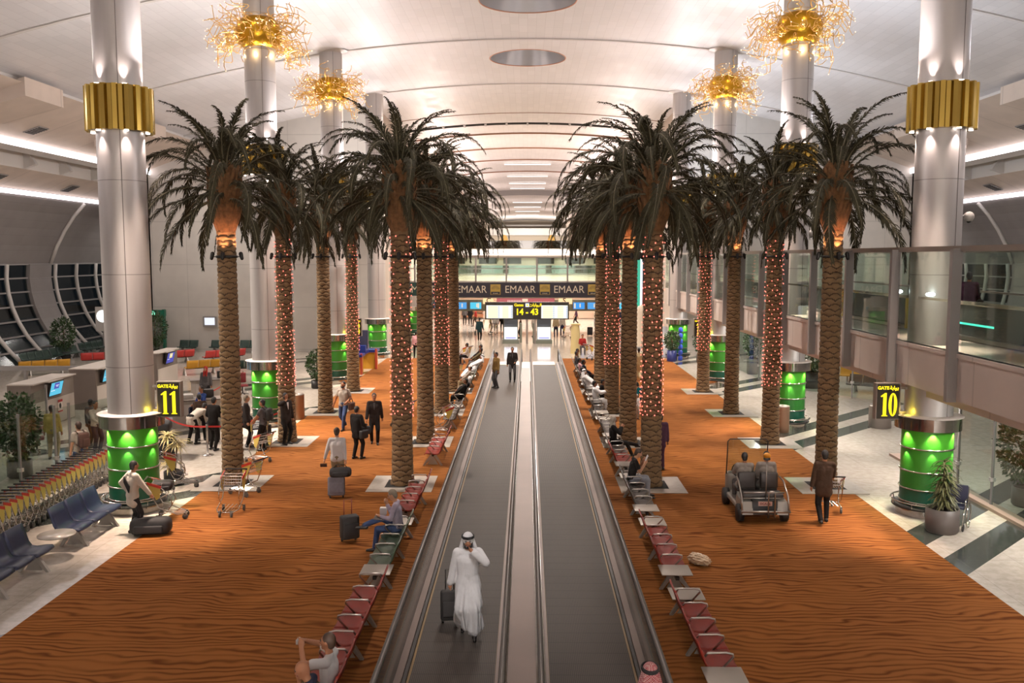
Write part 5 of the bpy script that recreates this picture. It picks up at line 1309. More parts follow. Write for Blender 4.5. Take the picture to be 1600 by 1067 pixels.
# ---------------------------------------------------------------- gate signs on the columns
M_signk = mat('sign_black', srgb(34, 28, 14), 0.35); M_signy = glow('sign_yellow', (1.0, 0.80, 0.02), 1.5)
M_frame = mat('sign_frame', srgb(150, 140, 132), 0.4, 0.5)
AR_GATE = '\ufe94\ufe91\ufe8d\ufeee\ufe91'; AR_GATES = '\ufe95\ufe8e\ufe91\ufe8d\ufeee\ufe92\ufedf\ufe8d'
def digit(b, ch, cx, cz, w, h, y):
    F = lambda u, v, q: (cx + u * w, y - q, cz + v * h)
    if ch == '1':
        b.prism([(-0.16, -0.5), (0.34, -0.5), (0.34, -0.47), (0.22, -0.45), (0.22, 0.5), (0.08, 0.5), (-0.28, 0.36), (-0.22, 0.32), (-0.06, 0.36), (-0.06, -0.45), (-0.16, -0.47)], 0, 0.012, F)
    elif ch == '0':
        n = 32
        o = [(0.36 * sin(2 * pi * k / n), 0.5 * cos(2 * pi * k / n)) for k in range(n)]; i = [(0.11 * sin(2 * pi * k / n), 0.44 * cos(2 * pi * k / n)) for k in range(n)]
        for k in range(n): b.prism([o[k], o[(k + 1) % n], i[(k + 1) % n], i[k]], 0, 0.012, F)
    elif ch == '3':
        for c0, rr in ((0.25, 0.25), (-0.23, 0.27)):
            pts = [(rad(a)) for a in range(-110 if c0 < 0 else -80, 151 if c0 > 0 else 101, 10)]
            if c0 > 0: pts = [rad(a) for a in range(-80, 151, 10)]
            else: pts = [rad(a) for a in range(-150, 81, 10)]
            for a, c in zip(pts[:-1], pts[1:]):
                b.prism([(0.36 * cos(a), c0 + rr * sin(a)), (0.36 * cos(c), c0 + rr * sin(c)), (0.13 * cos(c), c0 + (rr - 0.055) * sin(c)), (0.13 * cos(a), c0 + (rr - 0.055) * sin(a))], 0, 0.012, F)
    elif ch == '2':
        pts = [rad(a) for a in range(160, -41, -10)]
        for a, c in zip(pts[:-1], pts[1:]):
            b.prism([(0.36 * cos(a), 0.24 + 0.26 * sin(a)), (0.36 * cos(c), 0.24 + 0.26 * sin(c)), (0.13 * cos(c), 0.24 + 0.2 * sin(c)), (0.13 * cos(a), 0.24 + 0.2 * sin(a))], 0, 0.012, F)
        b.prism([(0.30, 0.10), (0.10, 0.12), (-0.36, -0.40), (-0.36, -0.5), (0.36, -0.5), (0.36, -0.40), (-0.14, -0.40)], 0, 0.012, F)
def gate_sign(num, x, y, s, label):
    w, h, z = 0.62, 0.93, 2.92
    t = thing('gate_sign', label, 'sign', (x, y, z), 0, 'yellow gate number signs')
    MB().box((0, 0, 0), (w, 0.2, h)).build('frame', M_frame, t)
    MB().box((0, -0.104, 0), (w - 0.05, 0.012, h - 0.04)).build('face', M_signk, t)
    b = MB()
    for k, ch in enumerate(num): digit(b, ch, (-0.115 + 0.23 * k), -0.08, 0.30, 0.60, -0.11)
    b.build('number', M_signy, t)
    text('lettering', 'GATE', 0.115, M_signy, t, (-0.135, -0.115, 0.345), bold=0.004)
    text('lettering', AR_GATE, 0.13, M_signy, t, (0.14, -0.115, 0.345), bold=0.004)
    d = -1 if s < 0 else 1
    b = MB(); b.box((d * (w / 2 + 0.09), 0.0, 0.33), (0.24, 0.05, 0.06)); b.box((d * (w / 2 + 0.09), 0.0, -0.30), (0.24, 0.05, 0.06)); b.build('bracket', M_steel2, t)
    light('sign_glow', 'POINT', (d * 0.42, -0.25, -0.25), 2.0, (1, 0.75, 0.05), radius=0.05, parent=t)
gate_sign('11', -9.28, 22.9, -1, 'gate 11 sign, black with yellow digits, on the nearest left column')
gate_sign('10', 9.22, 22.9, 1, 'gate 10 sign, black with yellow digits, below the right bridge')
gate_sign('13', -8.98, 46.7, -1, 'gate 13 sign, half hidden by a red lit palm on the left')
gate_sign('12', 8.98, 46.7, 1, 'gate 12 sign, half hidden by a red lit palm on the right')
for x, y, z, l in ((10.95, 22.9, 7.6, 'white dome camera on the nearest right column'), (10.75, 34.8, 7.48, 'white dome camera on the second right column')):
    t = thing('dome_camera', l, 'camera', (x, y, z), 0, 'dome cameras')
    b = MB(); b.ell((0.14, 0, 0), (0.13, 0.13, 0.13), 16, 10); b.build('dome', M_white, t)
    MB().tube([(-0.12, 0, 0.0), (0.05, 0, 0.0)], 0.04, 8).build('arm', M_gpaint, t); MB().ell((0.14, 0, -0.10), (0.06, 0.06, 0.06), 10, 6).build('lens', M_black, t)

# ---------------------------------------------------------------- electric cart with two riders
t = thing('electric_cart', 'silver electric passenger cart driving away on the right carpet', 'cart', (5.88, 22.75, 0.01))
M_cart = mat('cart_silver', srgb(168, 162, 154), 0.4, 0.5); M_cush = mat('cart_cushion', srgb(42, 34, 30), 0.5)
b = MB(); b.rbox((0, 0.1, 0.30), (1.16, 2.2, 0.14), 0.05); b.prism([(-1.05, 0.25), (-0.95, 0.55), (-0.35, 0.60), (-0.30, 0.30)], -0.56, -0.30, lambda u, v, w: (w, u, v)); b.prism([(-1.05, 0.25), (-0.95, 0.55), (-0.35, 0.60), (-0.30, 0.30)], 0.30, 0.56, lambda u, v, w: (w, u, v)); b.rbox((0, 1.05, 0.55), (1.05, 0.3, 0.6), 0.1); b.build('body', M_cart, t)
b = MB(); b.box((0, -0.80, 0.42), (0.62, 0.4, 0.36)); b.build('motor_cover', M_black, t)
for x in (-0.28, 0.28):
    MB().rbox((x, 0.05, 0.66), (0.48, 0.50, 0.12), 0.05).build('seat', M_cush, t); MB().rbox((x, -0.24, 0.92), (0.46, 0.11, 0.42), 0.05).build('backrest', M_cush, t)
MB().rbox((0, -0.62, 0.66), (1.02, 0.42, 0.12), 0.05).build('rear_seat', M_cush, t)
b = MB()
for s in (-1, 1): b.tube([(s * 0.54, -0.25, 1.02), (s * 0.56, -0.55, 0.98), (s * 0.57, -0.95, 0.70), (s * 0.58, -1.08, 0.36)], 0.022, 6)
b.tube([(-0.6, -1.10, 0.34), (0.6, -1.10, 0.34)], 0.03, 6); b.tube([(-0.5, -0.88, 0.62), (0.5, -0.88, 0.62)], 0.02, 6); b.tube([(-0.5, -0.86, 0.76), (0.5, -0.86, 0.76)], 0.02, 6)
b.tube([(0.05, -1.12, 0.2), (0.05, -1.12, 0.80), (0.09, -1.12, 0.86), (0.17, -1.12, 0.86), (0.21, -1.12, 0.80), (0.21, -1.12, 0.2)], 0.018, 6); b.build('rear_rail', M_steel, t)
b = MB(); b.tube([(-0.53, 0.95, 0.8), (-0.53, 0.85, 1.70), (-0.48, 0.84, 1.76), (0.48, 0.84, 1.76), (0.53, 0.85, 1.70), (0.53, 0.95, 0.8)], 0.016, 6); b.build('windshield_frame', M_dark, t)
MB().box((0, 0.9, 1.28), (1.0, 0.012, 0.9)).build('windshield', M_glass, t)
for x in (-0.55, 0.55):
    for y in (-0.72, 0.85): MB().tube([(x - 0.07, y, 0.22), (x + 0.07, y, 0.22)], 0.22, 18).build('wheel', M_black, t)
MB().tube([(0.04, -0.9, 0.6), (0.04, -0.9, 1.62)], 0.015, 6).build('beacon_pole', M_steel2, t)
o = MB().ell((0.04, -0.9, 1.70), (0.09, 0.09, 0.08), 14, 8).build('beacon', mat('amber_dome', srgb(226, 150, 40), 0.25), t)
MB().cyl((0.04, -0.9, 1.60), 0.085, 0.06, 14).build('beacon_base', M_black, t)
p = MB().box((0.0, -1.012, 0.52), (0.34, 0.012, 0.11)).build('number_plate', mat('plate_pale', srgb(226, 190, 176), 0.5), t)
text('plate_lettering', 'DCA-46', 0.075, mat('plate_red', srgb(140, 60, 50), 0.5), p, (0.0, -1.02, 0.52), bold=0.002)
o = MB().tube([(0.18 * cos(q * pi / 8), 0.62 + 0.05 * sin(q * pi / 8), 0.98 + 0.16 * sin(q * pi / 8)) for q in range(16)], 0.014, 6, True); 
o.v = [(x - 0.28, y, z) for x, y, z in o.v]; o.build('steering_wheel', M_black, t)
person('cart driver in a grey blazer seen from behind, left seat', 5.60, 22.78, N_, 'sit', 1.74, 0.22, 1, M_hairk, 'grey', 'jacket', 'dgrey', vox=0.016, lh=(-0.12, 0.42, 0.82), rh=(0.12, 0.42, 0.82))
person('cart passenger in a grey blazer seen from behind, right seat', 6.16, 22.78, N_, 'sit', 1.78, 0.22, 1, M_hairk, 'grey', 'jacket', 'dgrey', vox=0.016)

# ---------------------------------------------------------------- wheelchair, bins, posts
t = thing('wheelchair', 'empty blue wheelchair behind the potted dracaena at the right', 'wheelchair', (10.55, 21.75, 0), -0.6)
for s in (-1, 1):
    MB().tube([(s * 0.29, 0.30 * cos(k * pi / 16), 0.30 + 0.30 * sin(k * pi / 16)) for k in range(32)], 0.018, 6, True).build('wheel', M_chrome, t)
    MB().tube([(s * 0.24, -0.42 + 0.08 * cos(k * pi / 8), 0.09 + 0.08 * sin(k * pi / 8)) for k in range(16)], 0.02, 6, True).build('caster', M_black, t)
b = MB()
for s in (-1, 1): b.tube([(s * 0.23, 0.28, 0.95), (s * 0.23, 0.22, 0.5), (s * 0.23, -0.25, 0.48), (s * 0.23, -0.5, 0.14)], 0.014, 6); b.tube([(s * 0.24, 0.2, 0.70), (s * 0.24, -0.2, 0.70), (s * 0.24, -0.22, 0.48)], 0.016, 6)
b.build('frame', M_chrome, t)
M_wch = mat('wheelchair_cloth', srgb(34, 36, 58), 0.6)
MB().rbox((0, 0.0, 0.50), (0.44, 0.44, 0.06), 0.02).build('seat', M_wch, t); MB().rbox((0, 0.25, 0.76), (0.44, 0.06, 0.46), 0.02).build('backrest', M_wch, t); MB().rbox((0, -0.5, 0.14), (0.36, 0.16, 0.03), 0.01).build('footplate', M_dark, t)
def bin_(label, x, y, r, h, m):
    t = thing('waste_bin', label, 'bin', (x, y, 0), 0, 'round metal bins')
    MB().lathe([(r * 0.96, 0.0), (r, 0.04), (r, h)], 28).build('body', m, t); MB().lathe([(r, h), (r * 0.97, h + 0.03), (r * 0.45, h + 0.03), (r * 0.42, h - 0.05)], 28).build('lid', M_steel2, t); MB().cyl((0, 0, h - 0.06), r * 0.44, 0.02, 20).build('opening', M_black, t)
M_bin = mat('bin_bronze', srgb(176, 140, 116), 0.35, 0.7)
bin_('round metal bin beside the second left green drum', -9.38, 36.0, 0.29, 1.0, M_bin)
bin_('round metal bin beside the second right green drum', 9.62, 33.6, 0.28, 0.98, M_bin)
bin_('short wide steel bin below the gate 10 sign', 13.7, 34.6, 0.42, 0.85, M_steel2)
def post(x, y, label):
    t = thing('rope_post', label, 'post', (x, y, 0), 0, 'queue posts with red belts')
    MB().lathe([(0.0, 0.0), (0.19, 0.0), (0.19, 0.02), (0.05, 0.045), (0.032, 0.05), (0.032, 0.98), (0.04, 0.98), (0.04, 1.04), (0.0, 1.05)], 20).build('pole', M_steel, t)
    return t
PO = [(-10.66, 29.25, 'queue post in front of the man in the black suit'), (-10.5, 26.55, 'queue post beside the dracaena at the nearest green drum'), (-13.9, 43.3, 'queue post near the second left green drum'), (-9.0, 31.9, 'queue post behind the man with the backpack'), (-13.2, 31.6, 'queue post behind the desk at gate 11'), (-9.3, 34.6, 'queue post beside the bin at the second left drum')]
for p in PO: post(*p)
M_belt2 = mat('red_belt', srgb(196, 54, 50), 0.6)
for i, (a, c) in enumerate(((0, 3), (0, 4), (3, 5), (4, 2))):
    x0, y0, _ = PO[a]; x1, y1, _ = PO[c]; b = MB(); n = 10
    vs = []
    for k in range(n + 1):
        q = k / n; z = 0.97 - 0.16 * sin(pi * q); vs += [(x0 + (x1 - x0) * q, y0 + (y1 - y0) * q, z - 0.03), (x0 + (x1 - x0) * q, y0 + (y1 - y0) * q, z + 0.03)]
    o = b.add(vs, [(2 * k, 2 * k + 2, 2 * k + 3, 2 * k + 1) for k in range(n)]).build('barrier_belt', M_belt2)
    tag(o, ('red barrier belt between the two front queue posts', 'red barrier belt from the suited man back to the desk', 'red barrier belt beside the second left drum', 'red barrier belt behind the gate 11 desk')[i], 'barrier belt', 'red barrier belts')

# ---------------------------------------------------------------- plants
M_pot = mat('grey_pot', srgb(92, 84, 80), 0.45); M_potk = mat('black_pot', srgb(30, 28, 27), 0.5); M_potb = mat('blue_pot', srgb(46, 56, 120), 0.4); M_soil = mat('soil', srgb(48, 36, 28), 0.95); M_stem = mat('stem_brown', srgb(92, 70, 50), 0.8)
M_drac = mat('dracaena_leaf', srgb(112, 112, 72), 0.45, noise=(9, 0.35)); M_dracp = mat('dracaena_pale', srgb(206, 190, 130), 0.45, noise=(9, 0.25)); M_fic = mat('ficus_leaf', srgb(54, 78, 42), 0.4, noise=(5, 0.4))
def strap(b, p, d, L, w, droop=0.6):
    d = V(d).normalized(); s = d.cross(V((0, 0, 1))); s = s.normalized() if s.length > 0.05 else V((1, 0, 0)); vs = []; n = 5
    q = V(p); dd = d.copy()
    for k in range(n + 1):
        ww = w * (1 - (k / n) ** 2 * 0.95) * (0.6 + 0.4 * min(1, k)); vs += [q - s * ww, q + V((0, 0, -w * 0.25)), q + s * ww]
        dd = (dd + V((0, 0, -droop / n))).normalized(); q = q + dd * (L / n)
    b.add(vs, [(3 * k + j, 3 * k + j + 1, 3 * k + 4 + j, 3 * k + 3 + j) for k in range(n) for j in (0, 1)], True)
def pot(t, r, h, m):
    MB().lathe([(r * 0.9, 0), (r, h * 0.1), (r, h), (r * 0.9, h), (r * 0.88, h * 0.9)], 28).build('pot', m, t); MB().cyl((0, 0, h * 0.84), r * 0.9, 0.03, 24).build('soil', M_soil, t)
def dracaena(label, x, y, pr, ph, pm, heads, lm, seed, L=0.42, column_=False):
    R = random.Random(seed); t = thing('potted_dracaena', label, 'plant', (x, y, 0)); pot(t, pr, ph, pm)
    b = MB(); f = MB()
    for hx, hy, hz in heads:
        b.tube([(hx * 0.3, hy * 0.3, ph * 0.8), (hx * 0.8, hy * 0.8, (ph + hz) / 2), (hx, hy, hz)], 0.022, 6)
        for k in range(110 if column_ else 46):
            a = k * 2.39996; q = k / (110 if column_ else 46); el = R.uniform(-0.1, 1.1)
            z = hz - (hz - ph - 0.05) * q if column_ else hz - 0.12 + 0.14 * (1 - q)
            strap(f, (hx, hy, z), (cos(a), sin(a), el), L * R.uniform(0.8, 1.1), 0.022 if not column_ else 0.030, 1.1 if not column_ else 1.5)
    b.build('stem', M_stem, t); f.build('foliage', lm, t)
dracaena('pale dracaena with two leaf rosettes beside the nearest left green drum', -10.35, 25.6, 0.28, 0.36, M_potk, [(-0.15, 0, 1.42), (0.14, -0.05, 1.22), (-0.12, -0.12, 0.62)], M_dracp, 1, 0.5)
dracaena('bushy dracaena in a round grey pot at the right', 10.02, 21.3, 0.38, 0.58, M_pot, [(0.0, 0.0, 1.75), (0.05, 0.04, 1.35)], M_drac, 2, 0.42, True)
def foliage(b, c, r, n, R, size=0.09):
    for k in range(n):
        d = V((R.gauss(0, 1), R.gauss(0, 1), R.gauss(0, 1))).normalized(); q = R.uniform(0.35, 1) ** 0.6
        p = V(c) + V((d.x * r[0] * q, d.y * r[1] * q, d.z * r[2] * q)); o = (d + V((R.uniform(-1, 1), R.uniform(-1, 1), R.uniform(-0.9, 0.5))) * 0.8).normalized(); s = o.orthogonal().normalized(); s = Matrix.Rotation(R.uniform(0, 6.28), 3, o) @ s
        L = size * R.uniform(0.7, 1.3); w = s * L * 0.32
        b.add([p, p + o * L * 0.5 + w, p + o * L, p + o * L * 0.5 - w], [(0, 1, 2, 3)])
def ficus(label, x, y, h, r, pr, ph, pm, seed, n=1100, size=0.11, nm='potted_ficus'):
    R = random.Random(seed); t = thing(nm, label, 'plant', (x, y, 0)); pot(t, pr, ph, pm)
    b = MB(); b.tube([(0, 0, ph * 0.8), (0.03, 0.02, h * 0.6), (0, 0, h * 0.85)], 0.03, 6)
    for k in range(8): a = k * 2.4; b.tube([(0, 0, ph + 0.1 + 0.07 * k * h / 2.4), (cos(a) * r * 0.7, sin(a) * r * 0.7, ph + 0.35 + 0.16 * k * h / 2.4)], 0.012, 5)
    b.build('stem', M_stem, t)
    f = MB(); mid = (ph + h) / 2 + 0.05
    foliage(f, (0, 0, mid), (r, r, (h - ph) / 2), n, R, size); f.build('foliage', M_fic, t)
ficus('leafy ficus behind the glass at the left edge', -15.3, 26.3, 2.5, 0.62, 0.35, 0.5, M_pot, 1, 1500, 0.13)
ficus('dark ficus standing by the curved left windows', -29.9, 57.0, 2.7, 0.75, 0.4, 0.5, M_potk, 2, 1400, 0.14)
ficus('ficus before the green exit portal on the left', -24.6, 58.5, 3.0, 0.8, 0.4, 0.5, M_potk, 3, 1400, 0.14)
ficus('tall ficus behind the glass at the right edge', 13.3, 23.6, 2.6, 0.75, 0.36, 0.5, M_pot, 4, 1800, 0.13)
ficus('broad ficus in a dark square planter under the right bridge', 14.4, 45.3, 3.0, 1.25, 0.6, 0.8, M_potk, 5, 1700, 0.16)
ficus('ficus in a blue pot beside the fourth right drum', 9.15, 56.6, 1.9, 0.5, 0.3, 0.7, M_potb, 6, 900, 0.12)
ficus('slim ficus in a pale pot behind the fourth right drum', 10.9, 56.0, 2.3, 0.5, 0.3, 0.5, M_pot, 7, 900, 0.12)
ficus('wispy plant behind the glass under the bridge', 12.75, 50.5, 2.6, 0.55, 0.34, 0.9, M_pot, 8, 700, 0.12)
ficus('palm like plant beside the third left green drum', -10.6, 44.6, 1.9, 0.5, 0.28, 0.4, M_potk, 9, 900, 0.14)
t = thing('blue_bottle_stand', 'stand of stacked blue water bottles beside the far right ficus', 'bottle stand', (9.75, 56.9, 0)); b = MB()
for k in range(6): b.lathe([(0.10, 0.02 + 0.36 * k), (0.14, 0.06 + 0.36 * k), (0.14, 0.26 + 0.36 * k), (0.06, 0.34 + 0.36 * k)], 14)
b.build('bottles', mat('blue_bottle', srgb(70, 96, 214), 0.2), t)['kind'] = 'stuff'

# ---------------------------------------------------------------- glass screens on both sides
def screen(nm, label, pts, h, z0=0.06):
    t = thing(nm, label, 'glass screen', (pts[0][0], pts[0][1], 0)); ox, oy = pts[0]
    for (xa, ya), (xb, yb) in zip(pts[:-1], pts[1:]):
        d = V((xb - xa, yb - ya, 0)); L = d.length; d.normalize(); n = V((-d.y, d.x, 0)) * 0.008; A = V((xa - ox, ya - oy, z0)) + d * 0.04; B = V((xb - ox, yb - oy, z0)) - d * 0.04
        vs = [A - n, B - n, B + n, A + n]; vs += [v + V((0, 0, h)) for v in vs]
        MB().add(vs, [(0, 1, 2, 3), (4, 5, 6, 7), (0, 1, 5, 4), (2, 3, 7, 6), (1, 2, 6, 5), (0, 3, 7, 4)]).build('glass_panel', M_glass, t)
    for x, y in pts: MB().box((x - ox, y - oy, (h + 0.15) / 2), (0.06, 0.06, h + 0.15)).build('post', M_gpaint, t)
    for x, y in pts[1:-1]: b = MB(); b.box((x - ox, y - oy, 0.75), (0.14, 0.1, 0.1)); b.build('clamp', M_white, t)
    return t
screen('glass_screen', 'glass screen behind the row of trolleys on the left', [(-14.0, 20.5), (-13.98, 22.3), (-13.95, 24.0), (-13.75, 25.5), (-13.55, 25.95), (-13.0, 27.8)], 2.15)
screen('glass_screen', 'glass screen running back beside the leafy ficus on the left', [(-14.0, 20.5), (-15.3, 25.0), (-16.2, 29.6)], 2.15)
screen('glass_screen', 'low glass screen along the gate 11 seats', [(-17.6, 57.0), (-15.6, 52.5), (-13.4, 48.0), (-12.6, 44.2)], 2.1)
screen('glass_screen', 'tall glass screen under the bridge beside the wheelchair', [(12.25, 19.5), (12.25, 21.5), (12.27, 23.4), (12.28, 25.3), (12.3, 27.2), (12.32, 29.1)], 2.95)
screen('glass_screen', 'glass screen below the bridge before the dark benches', [(17.2, 38.6), (15.2, 41.8), (13.2, 44.6), (12.5, 48.2), (12.3, 52.0), (12.2, 56.0)], 2.4)
struct(MB().box((12.25, 24.4, 0.04), (0.36, 10.4, 0.08)).build('trim_glass_kerb', mat('kerb_stone', srgb(196, 168, 150), 0.4)))

# ---------------------------------------------------------------- gate 11 counters and lounge
M_cab = mat('cabinet_grey', srgb(124, 112, 104), 0.5, noise=(1.5, 0.06)); M_cabw = mat('cabinet_white', srgb(198, 188, 178), 0.45)
M_scr = glow('screen_cyan', (0.12, 0.52, 0.72), 1.1); M_scr2 = glow('screen_blue', (0.10, 0.10, 0.42), 1.1); M_scrw = glow('screen_white', (0.85, 0.88, 1.0), 1.1)
def cabinet(label, x, y, w, L, h, sy):
    t = thing('counter_cabinet', label, 'cabinet', (x, y, 0), 0, 'grey counter cabinets at gate 11')
    MB().box((-w / 2, L / 2, h / 2), (w, L, h)).build('body', M_cab, t); MB().box((0.012, L / 2, 0.52), (0.02, L - 0.1, 1.0)).build('front_panel', M_cabw, t)
    MB().box((-w / 2 + 0.05, L / 2, h + 0.02), (w + 0.12, L + 0.06, 0.05)).build('top', M_cabw, t)
    r = Matrix.Rotation(rad(14), 3, 'Y'); c = V((0.16, sy, h - 0.30))
    m = MB().box(c, (0.10, 0.95, 0.62), r).build('monitor', M_dark, t)
    b = MB(); b.box(c + r @ V((0.055, 0, 0)), (0.01, 0.86, 0.52), r); b.build('screen', M_scr, m)
    b = MB(); b.box(c + r @ V((0.063, -0.02, 0.12)), (0.008, 0.36, 0.24), r); b.build('screen_logo', M_scr2, m)
    b = MB()
    for k in range(3): b.box(c + r @ V((0.069, 0.0, 0.15 - 0.03 * k)), (0.006, 0.24 - 0.05 * k, 0.012), r)
    b.box(c + r @ V((0.064, -0.25, -0.06)), (0.006, 0.28, 0.02), r); b.build('screen_text', M_scrw, m)
    MB().box(c + V((-0.08, 0, 0.30)), (0.34, 1.0, 0.04)).build('monitor_hood', M_cabw, t)
    return t
c1 = cabinet('grey counter cabinet with a slanted blue monitor, nearest behind the glass', -18.75, 33.2, 0.9, 3.2, 1.75, 1.45)
b = MB(); b.box((0.035, 2.0, 0.66), (0.012, 0.34, 0.5)); p = b.build('notice', mat('notice_white', srgb(222, 214, 206), 0.6), c1)
b = MB(); b.box((0.045, 2.0, 0.86), (0.012, 0.34, 0.1)); b.box((0.045, 2.0, 0.44), (0.012, 0.34, 0.05)); b.build('notice_bands', mat('notice_red', srgb(176, 50, 50), 0.6), p)
MB().ell((0.045, 2.0, 0.66), (0.012, 0.08, 0.11), 10, 6).build('notice_portrait', M_black, p)
cabinet('grey counter cabinet with a slanted blue monitor, beside the nearest column', -18.6, 38.0, 1.15, 3.8, 1.75, 0.75)
c3 = cabinet('grey counter cabinet with a violet monitor, right of the nearest column', -18.35, 43.8, 0.55, 2.6, 1.8, 1.2)
for o in c3.children:
    if o.name.startswith('monitor') and not o.name.startswith('monitor_hood'):
        for q in o.children:
            if q.name.startswith('screen') and not q.name.startswith('screen_'): q.data = q.data.copy(); q.data.materials[0] = M_scr2
            elif q.name.startswith('screen_logo'): q.data = q.data.copy(); q.data.materials[0] = glow('logo_gold', (0.9, 0.75, 0.35), 1.0)
for i, (x, y, l) in enumerate(((-14.3, 40.2, 'grey check-in desk beside the clerk in the maroon headscarf'), (-12.9, 34.5, 'grey check-in desk behind the gate 11 sign'), (-14.4, 31.2, 'grey check-in desk behind the nearest left column'))):
    t = thing('checkin_desk', l, 'desk', (x, y, 0), 0.4, 'check-in desks')
    MB().box((0, 0, 0.52), (1.9, 0.7, 1.04)).build('body', M_cabw, t); MB().box((0, -0.02, 1.06), (2.0, 0.85, 0.05)).build('counter_top', M_cab, t)
    MB().rbox((0.4, 0.1, 1.25), (0.42, 0.3, 0.32), 0.03).build('computer_monitor', M_dark, t)
    MB().box((-0.5, -0.36, 0.7), (0.5, 0.02, 0.4)).build('notice', mat('notice_white', srgb(222, 214, 206), 0.6), t)
    if i != 0: MB().rbox((-0.35, 0.1, 1.16), (0.4, 0.35, 0.18), 0.03).build('printer', M_white, t)
t = thing('document_machine', 'dark grey machine box behind the pale dracaena', 'machine', (-12.35, 28.9, 0), 0.25)
MB().rbox((0, 0, 0.45), (1.2, 0.9, 0.9), 0.04).build('body', mat('machine_grey', srgb(112, 108, 106), 0.5), t); MB().rbox((0.12, 0, 1.02), (0.95, 0.86, 0.3), 0.1).build('hood', M_black, t); MB().box((0.45, -0.46, 0.5), (0.6, 0.03, 0.7)).build('front_screen', M_black, t)
for x, y, l in ((-16.6, 29.6, 'red office chair behind the glass on the left'), (-13.6, 42.2, 'maroon office chair behind the check-in desk')):
    t = thing('office_chair', l, 'chair', (x, y, 0), 0.5); M_oc = mat('chair_red', srgb(120, 36, 40), 0.7)
    MB().rbox((0, 0, 0.48), (0.48, 0.48, 0.09), 0.04).build('seat', M_oc, t); MB().rbox((0, 0.24, 0.82), (0.44, 0.08, 0.48), 0.04).build('backrest', M_oc, t)
    b = MB(); b.tube([(0, 0, 0.1), (0, 0, 0.45)], 0.03, 8)
    for k in range(5): b.tube([(0, 0, 0.1), (0.28 * cos(k * 1.257), 0.28 * sin(k * 1.257), 0.05)], 0.02, 6)
    b.build('base', M_dark, t)
t = thing('lounge_rail', 'grey rail across the lounge behind the nearest counter cabinet', 'rail', (-23.4, 39.5, 0), 0.0)
MB().box((0, 0, 1.62), (7.2, 0.14, 0.2)).build('bar', M_gpaint, t)
for x in (-3.5, 0.9, 3.5): MB().box((x, 0, 0.78), (0.12, 0.12, 1.56)).build('post', M_gpaint, t)
G = 'coloured seats in the gate 11 lounge'
for x, y, rz, cs, l in ((-23.9, 54.5, 2.0, ['redpl'] * 5, 'red lounge seats behind the middle counter cabinet'), (-20.9, 55.6, 2.3, ['redpl'] * 4, 'red lounge seats left of the outer left front palm trunk'), (-17.9, 56.3, 2.3, ['redpl'] * 4, 'red lounge seats right of the outer left front palm trunk'),
                     (-26.0, 50.2, 2.2, ['yelpl'] * 4, 'yellow lounge seats behind the nearest counter cabinet'), (-17.4, 50.4, 2.2, ['yelpl'] * 3, 'yellow lounge seats near the gate 11 desk'), (-14.6, 50.0, 1.9, ['dgreen'] * 3, 'dark seats behind the glass near the second left drum')):
    bench(l, (x, y, 0), rz, cs, '', (0.4, 2.0), False, G)
for x, y, rz, l in ((-30.2, 52.6, -0.15, 'dark green seats under the left window, nearer row'), (-30.0, 55.6, -0.15, 'dark green seats under the left window, second row'), (-29.9, 59.0, -0.15, 'dark green seats under the left window behind the ficus'), (-29.8, 62.5, -0.15, 'dark green seats under the left window, furthest row')):
    bench(l, (x, y, 0), rz, ['dgreen'] * 4, '', (0.4, 2.2), False, 'dark green seats along the left windows')
for k, x in enumerate((-24.1, -21.9, -19.9, -18.3)):
    bench('dark green seats against the left end wall, number %s from the left' % ('one', 'two', 'three', 'four')[k], (x, 61.4, 0), -pi / 2, ['dgreen'] * 2, '', (0.3, 1.0), False, 'dark green seats along the left end wall')
for x, y, rz, cs, l in ((15.9, 44.2, -2.2, ['charcoal'] * 3, 'dark seats behind the glass left of the gate 10 sign'), (16.6, 47.5, -2.0, ['yelpl'] * 5, 'yellow seats under the right bridge')):
    bench(l, (x, y, 0), rz, cs, '', (0.4, 1.6), False, 'seats in the gate 10 lounge')
t = thing('wall_monitor', 'small lit monitor on the left end wall', 'monitor', (-22.1, 61.9, 2.1)); MB().box((0, 0, 0), (0.95, 0.12, 0.72)).build('case', M_gpaint, t); MB().box((0, -0.07, 0.02), (0.7, 0.02, 0.5)).build('screen', M_scrw, t)
t = thing('exit_portal', 'green framed exit portal with lit signs on the left', 'portal', (-25.6, 61.0, 0)); M_gr = mat('portal_green', srgb(18, 104, 80), 0.4)
b = MB(); b.box((0.65, 0, 1.5), (0.14, 0.3, 3.0)); b.box((-0.65, 0, 1.5), (0.14, 0.3, 3.0)); b.box((0, 0, 2.75), (1.5, 0.34, 0.42)); b.build('frame', M_gr, t); MB().box((-0.25, -0.19, 2.75), (0.7, 0.03, 0.26)).build('lit_sign', glow('exit_green', (0.3, 0.95, 0.6), 1.6), t)
MB().box((0, 0.02, 1.3), (1.16, 0.05, 2.5)).build('door', mat('door_grey', srgb(120, 122, 118), 0.5), t)
t = thing('round_lit_sign', 'white round lit sign beside the nearest left column', 'sign', (-29.4, 61.5, 0)); MB().box((0, 0, 2.3), (1.0, 0.16, 1.7)).build('case', M_white, t); MB().tube([(0, -0.10, 2.5), (0, -0.08, 2.5)], 0.42, 24).build('lit_disc', glow('lit_disc', (0.95, 1, 0.98), 1.6), t); MB().box((0, 0, 0.75), (0.1, 0.1, 1.5)).build('post', M_gpaint, t)
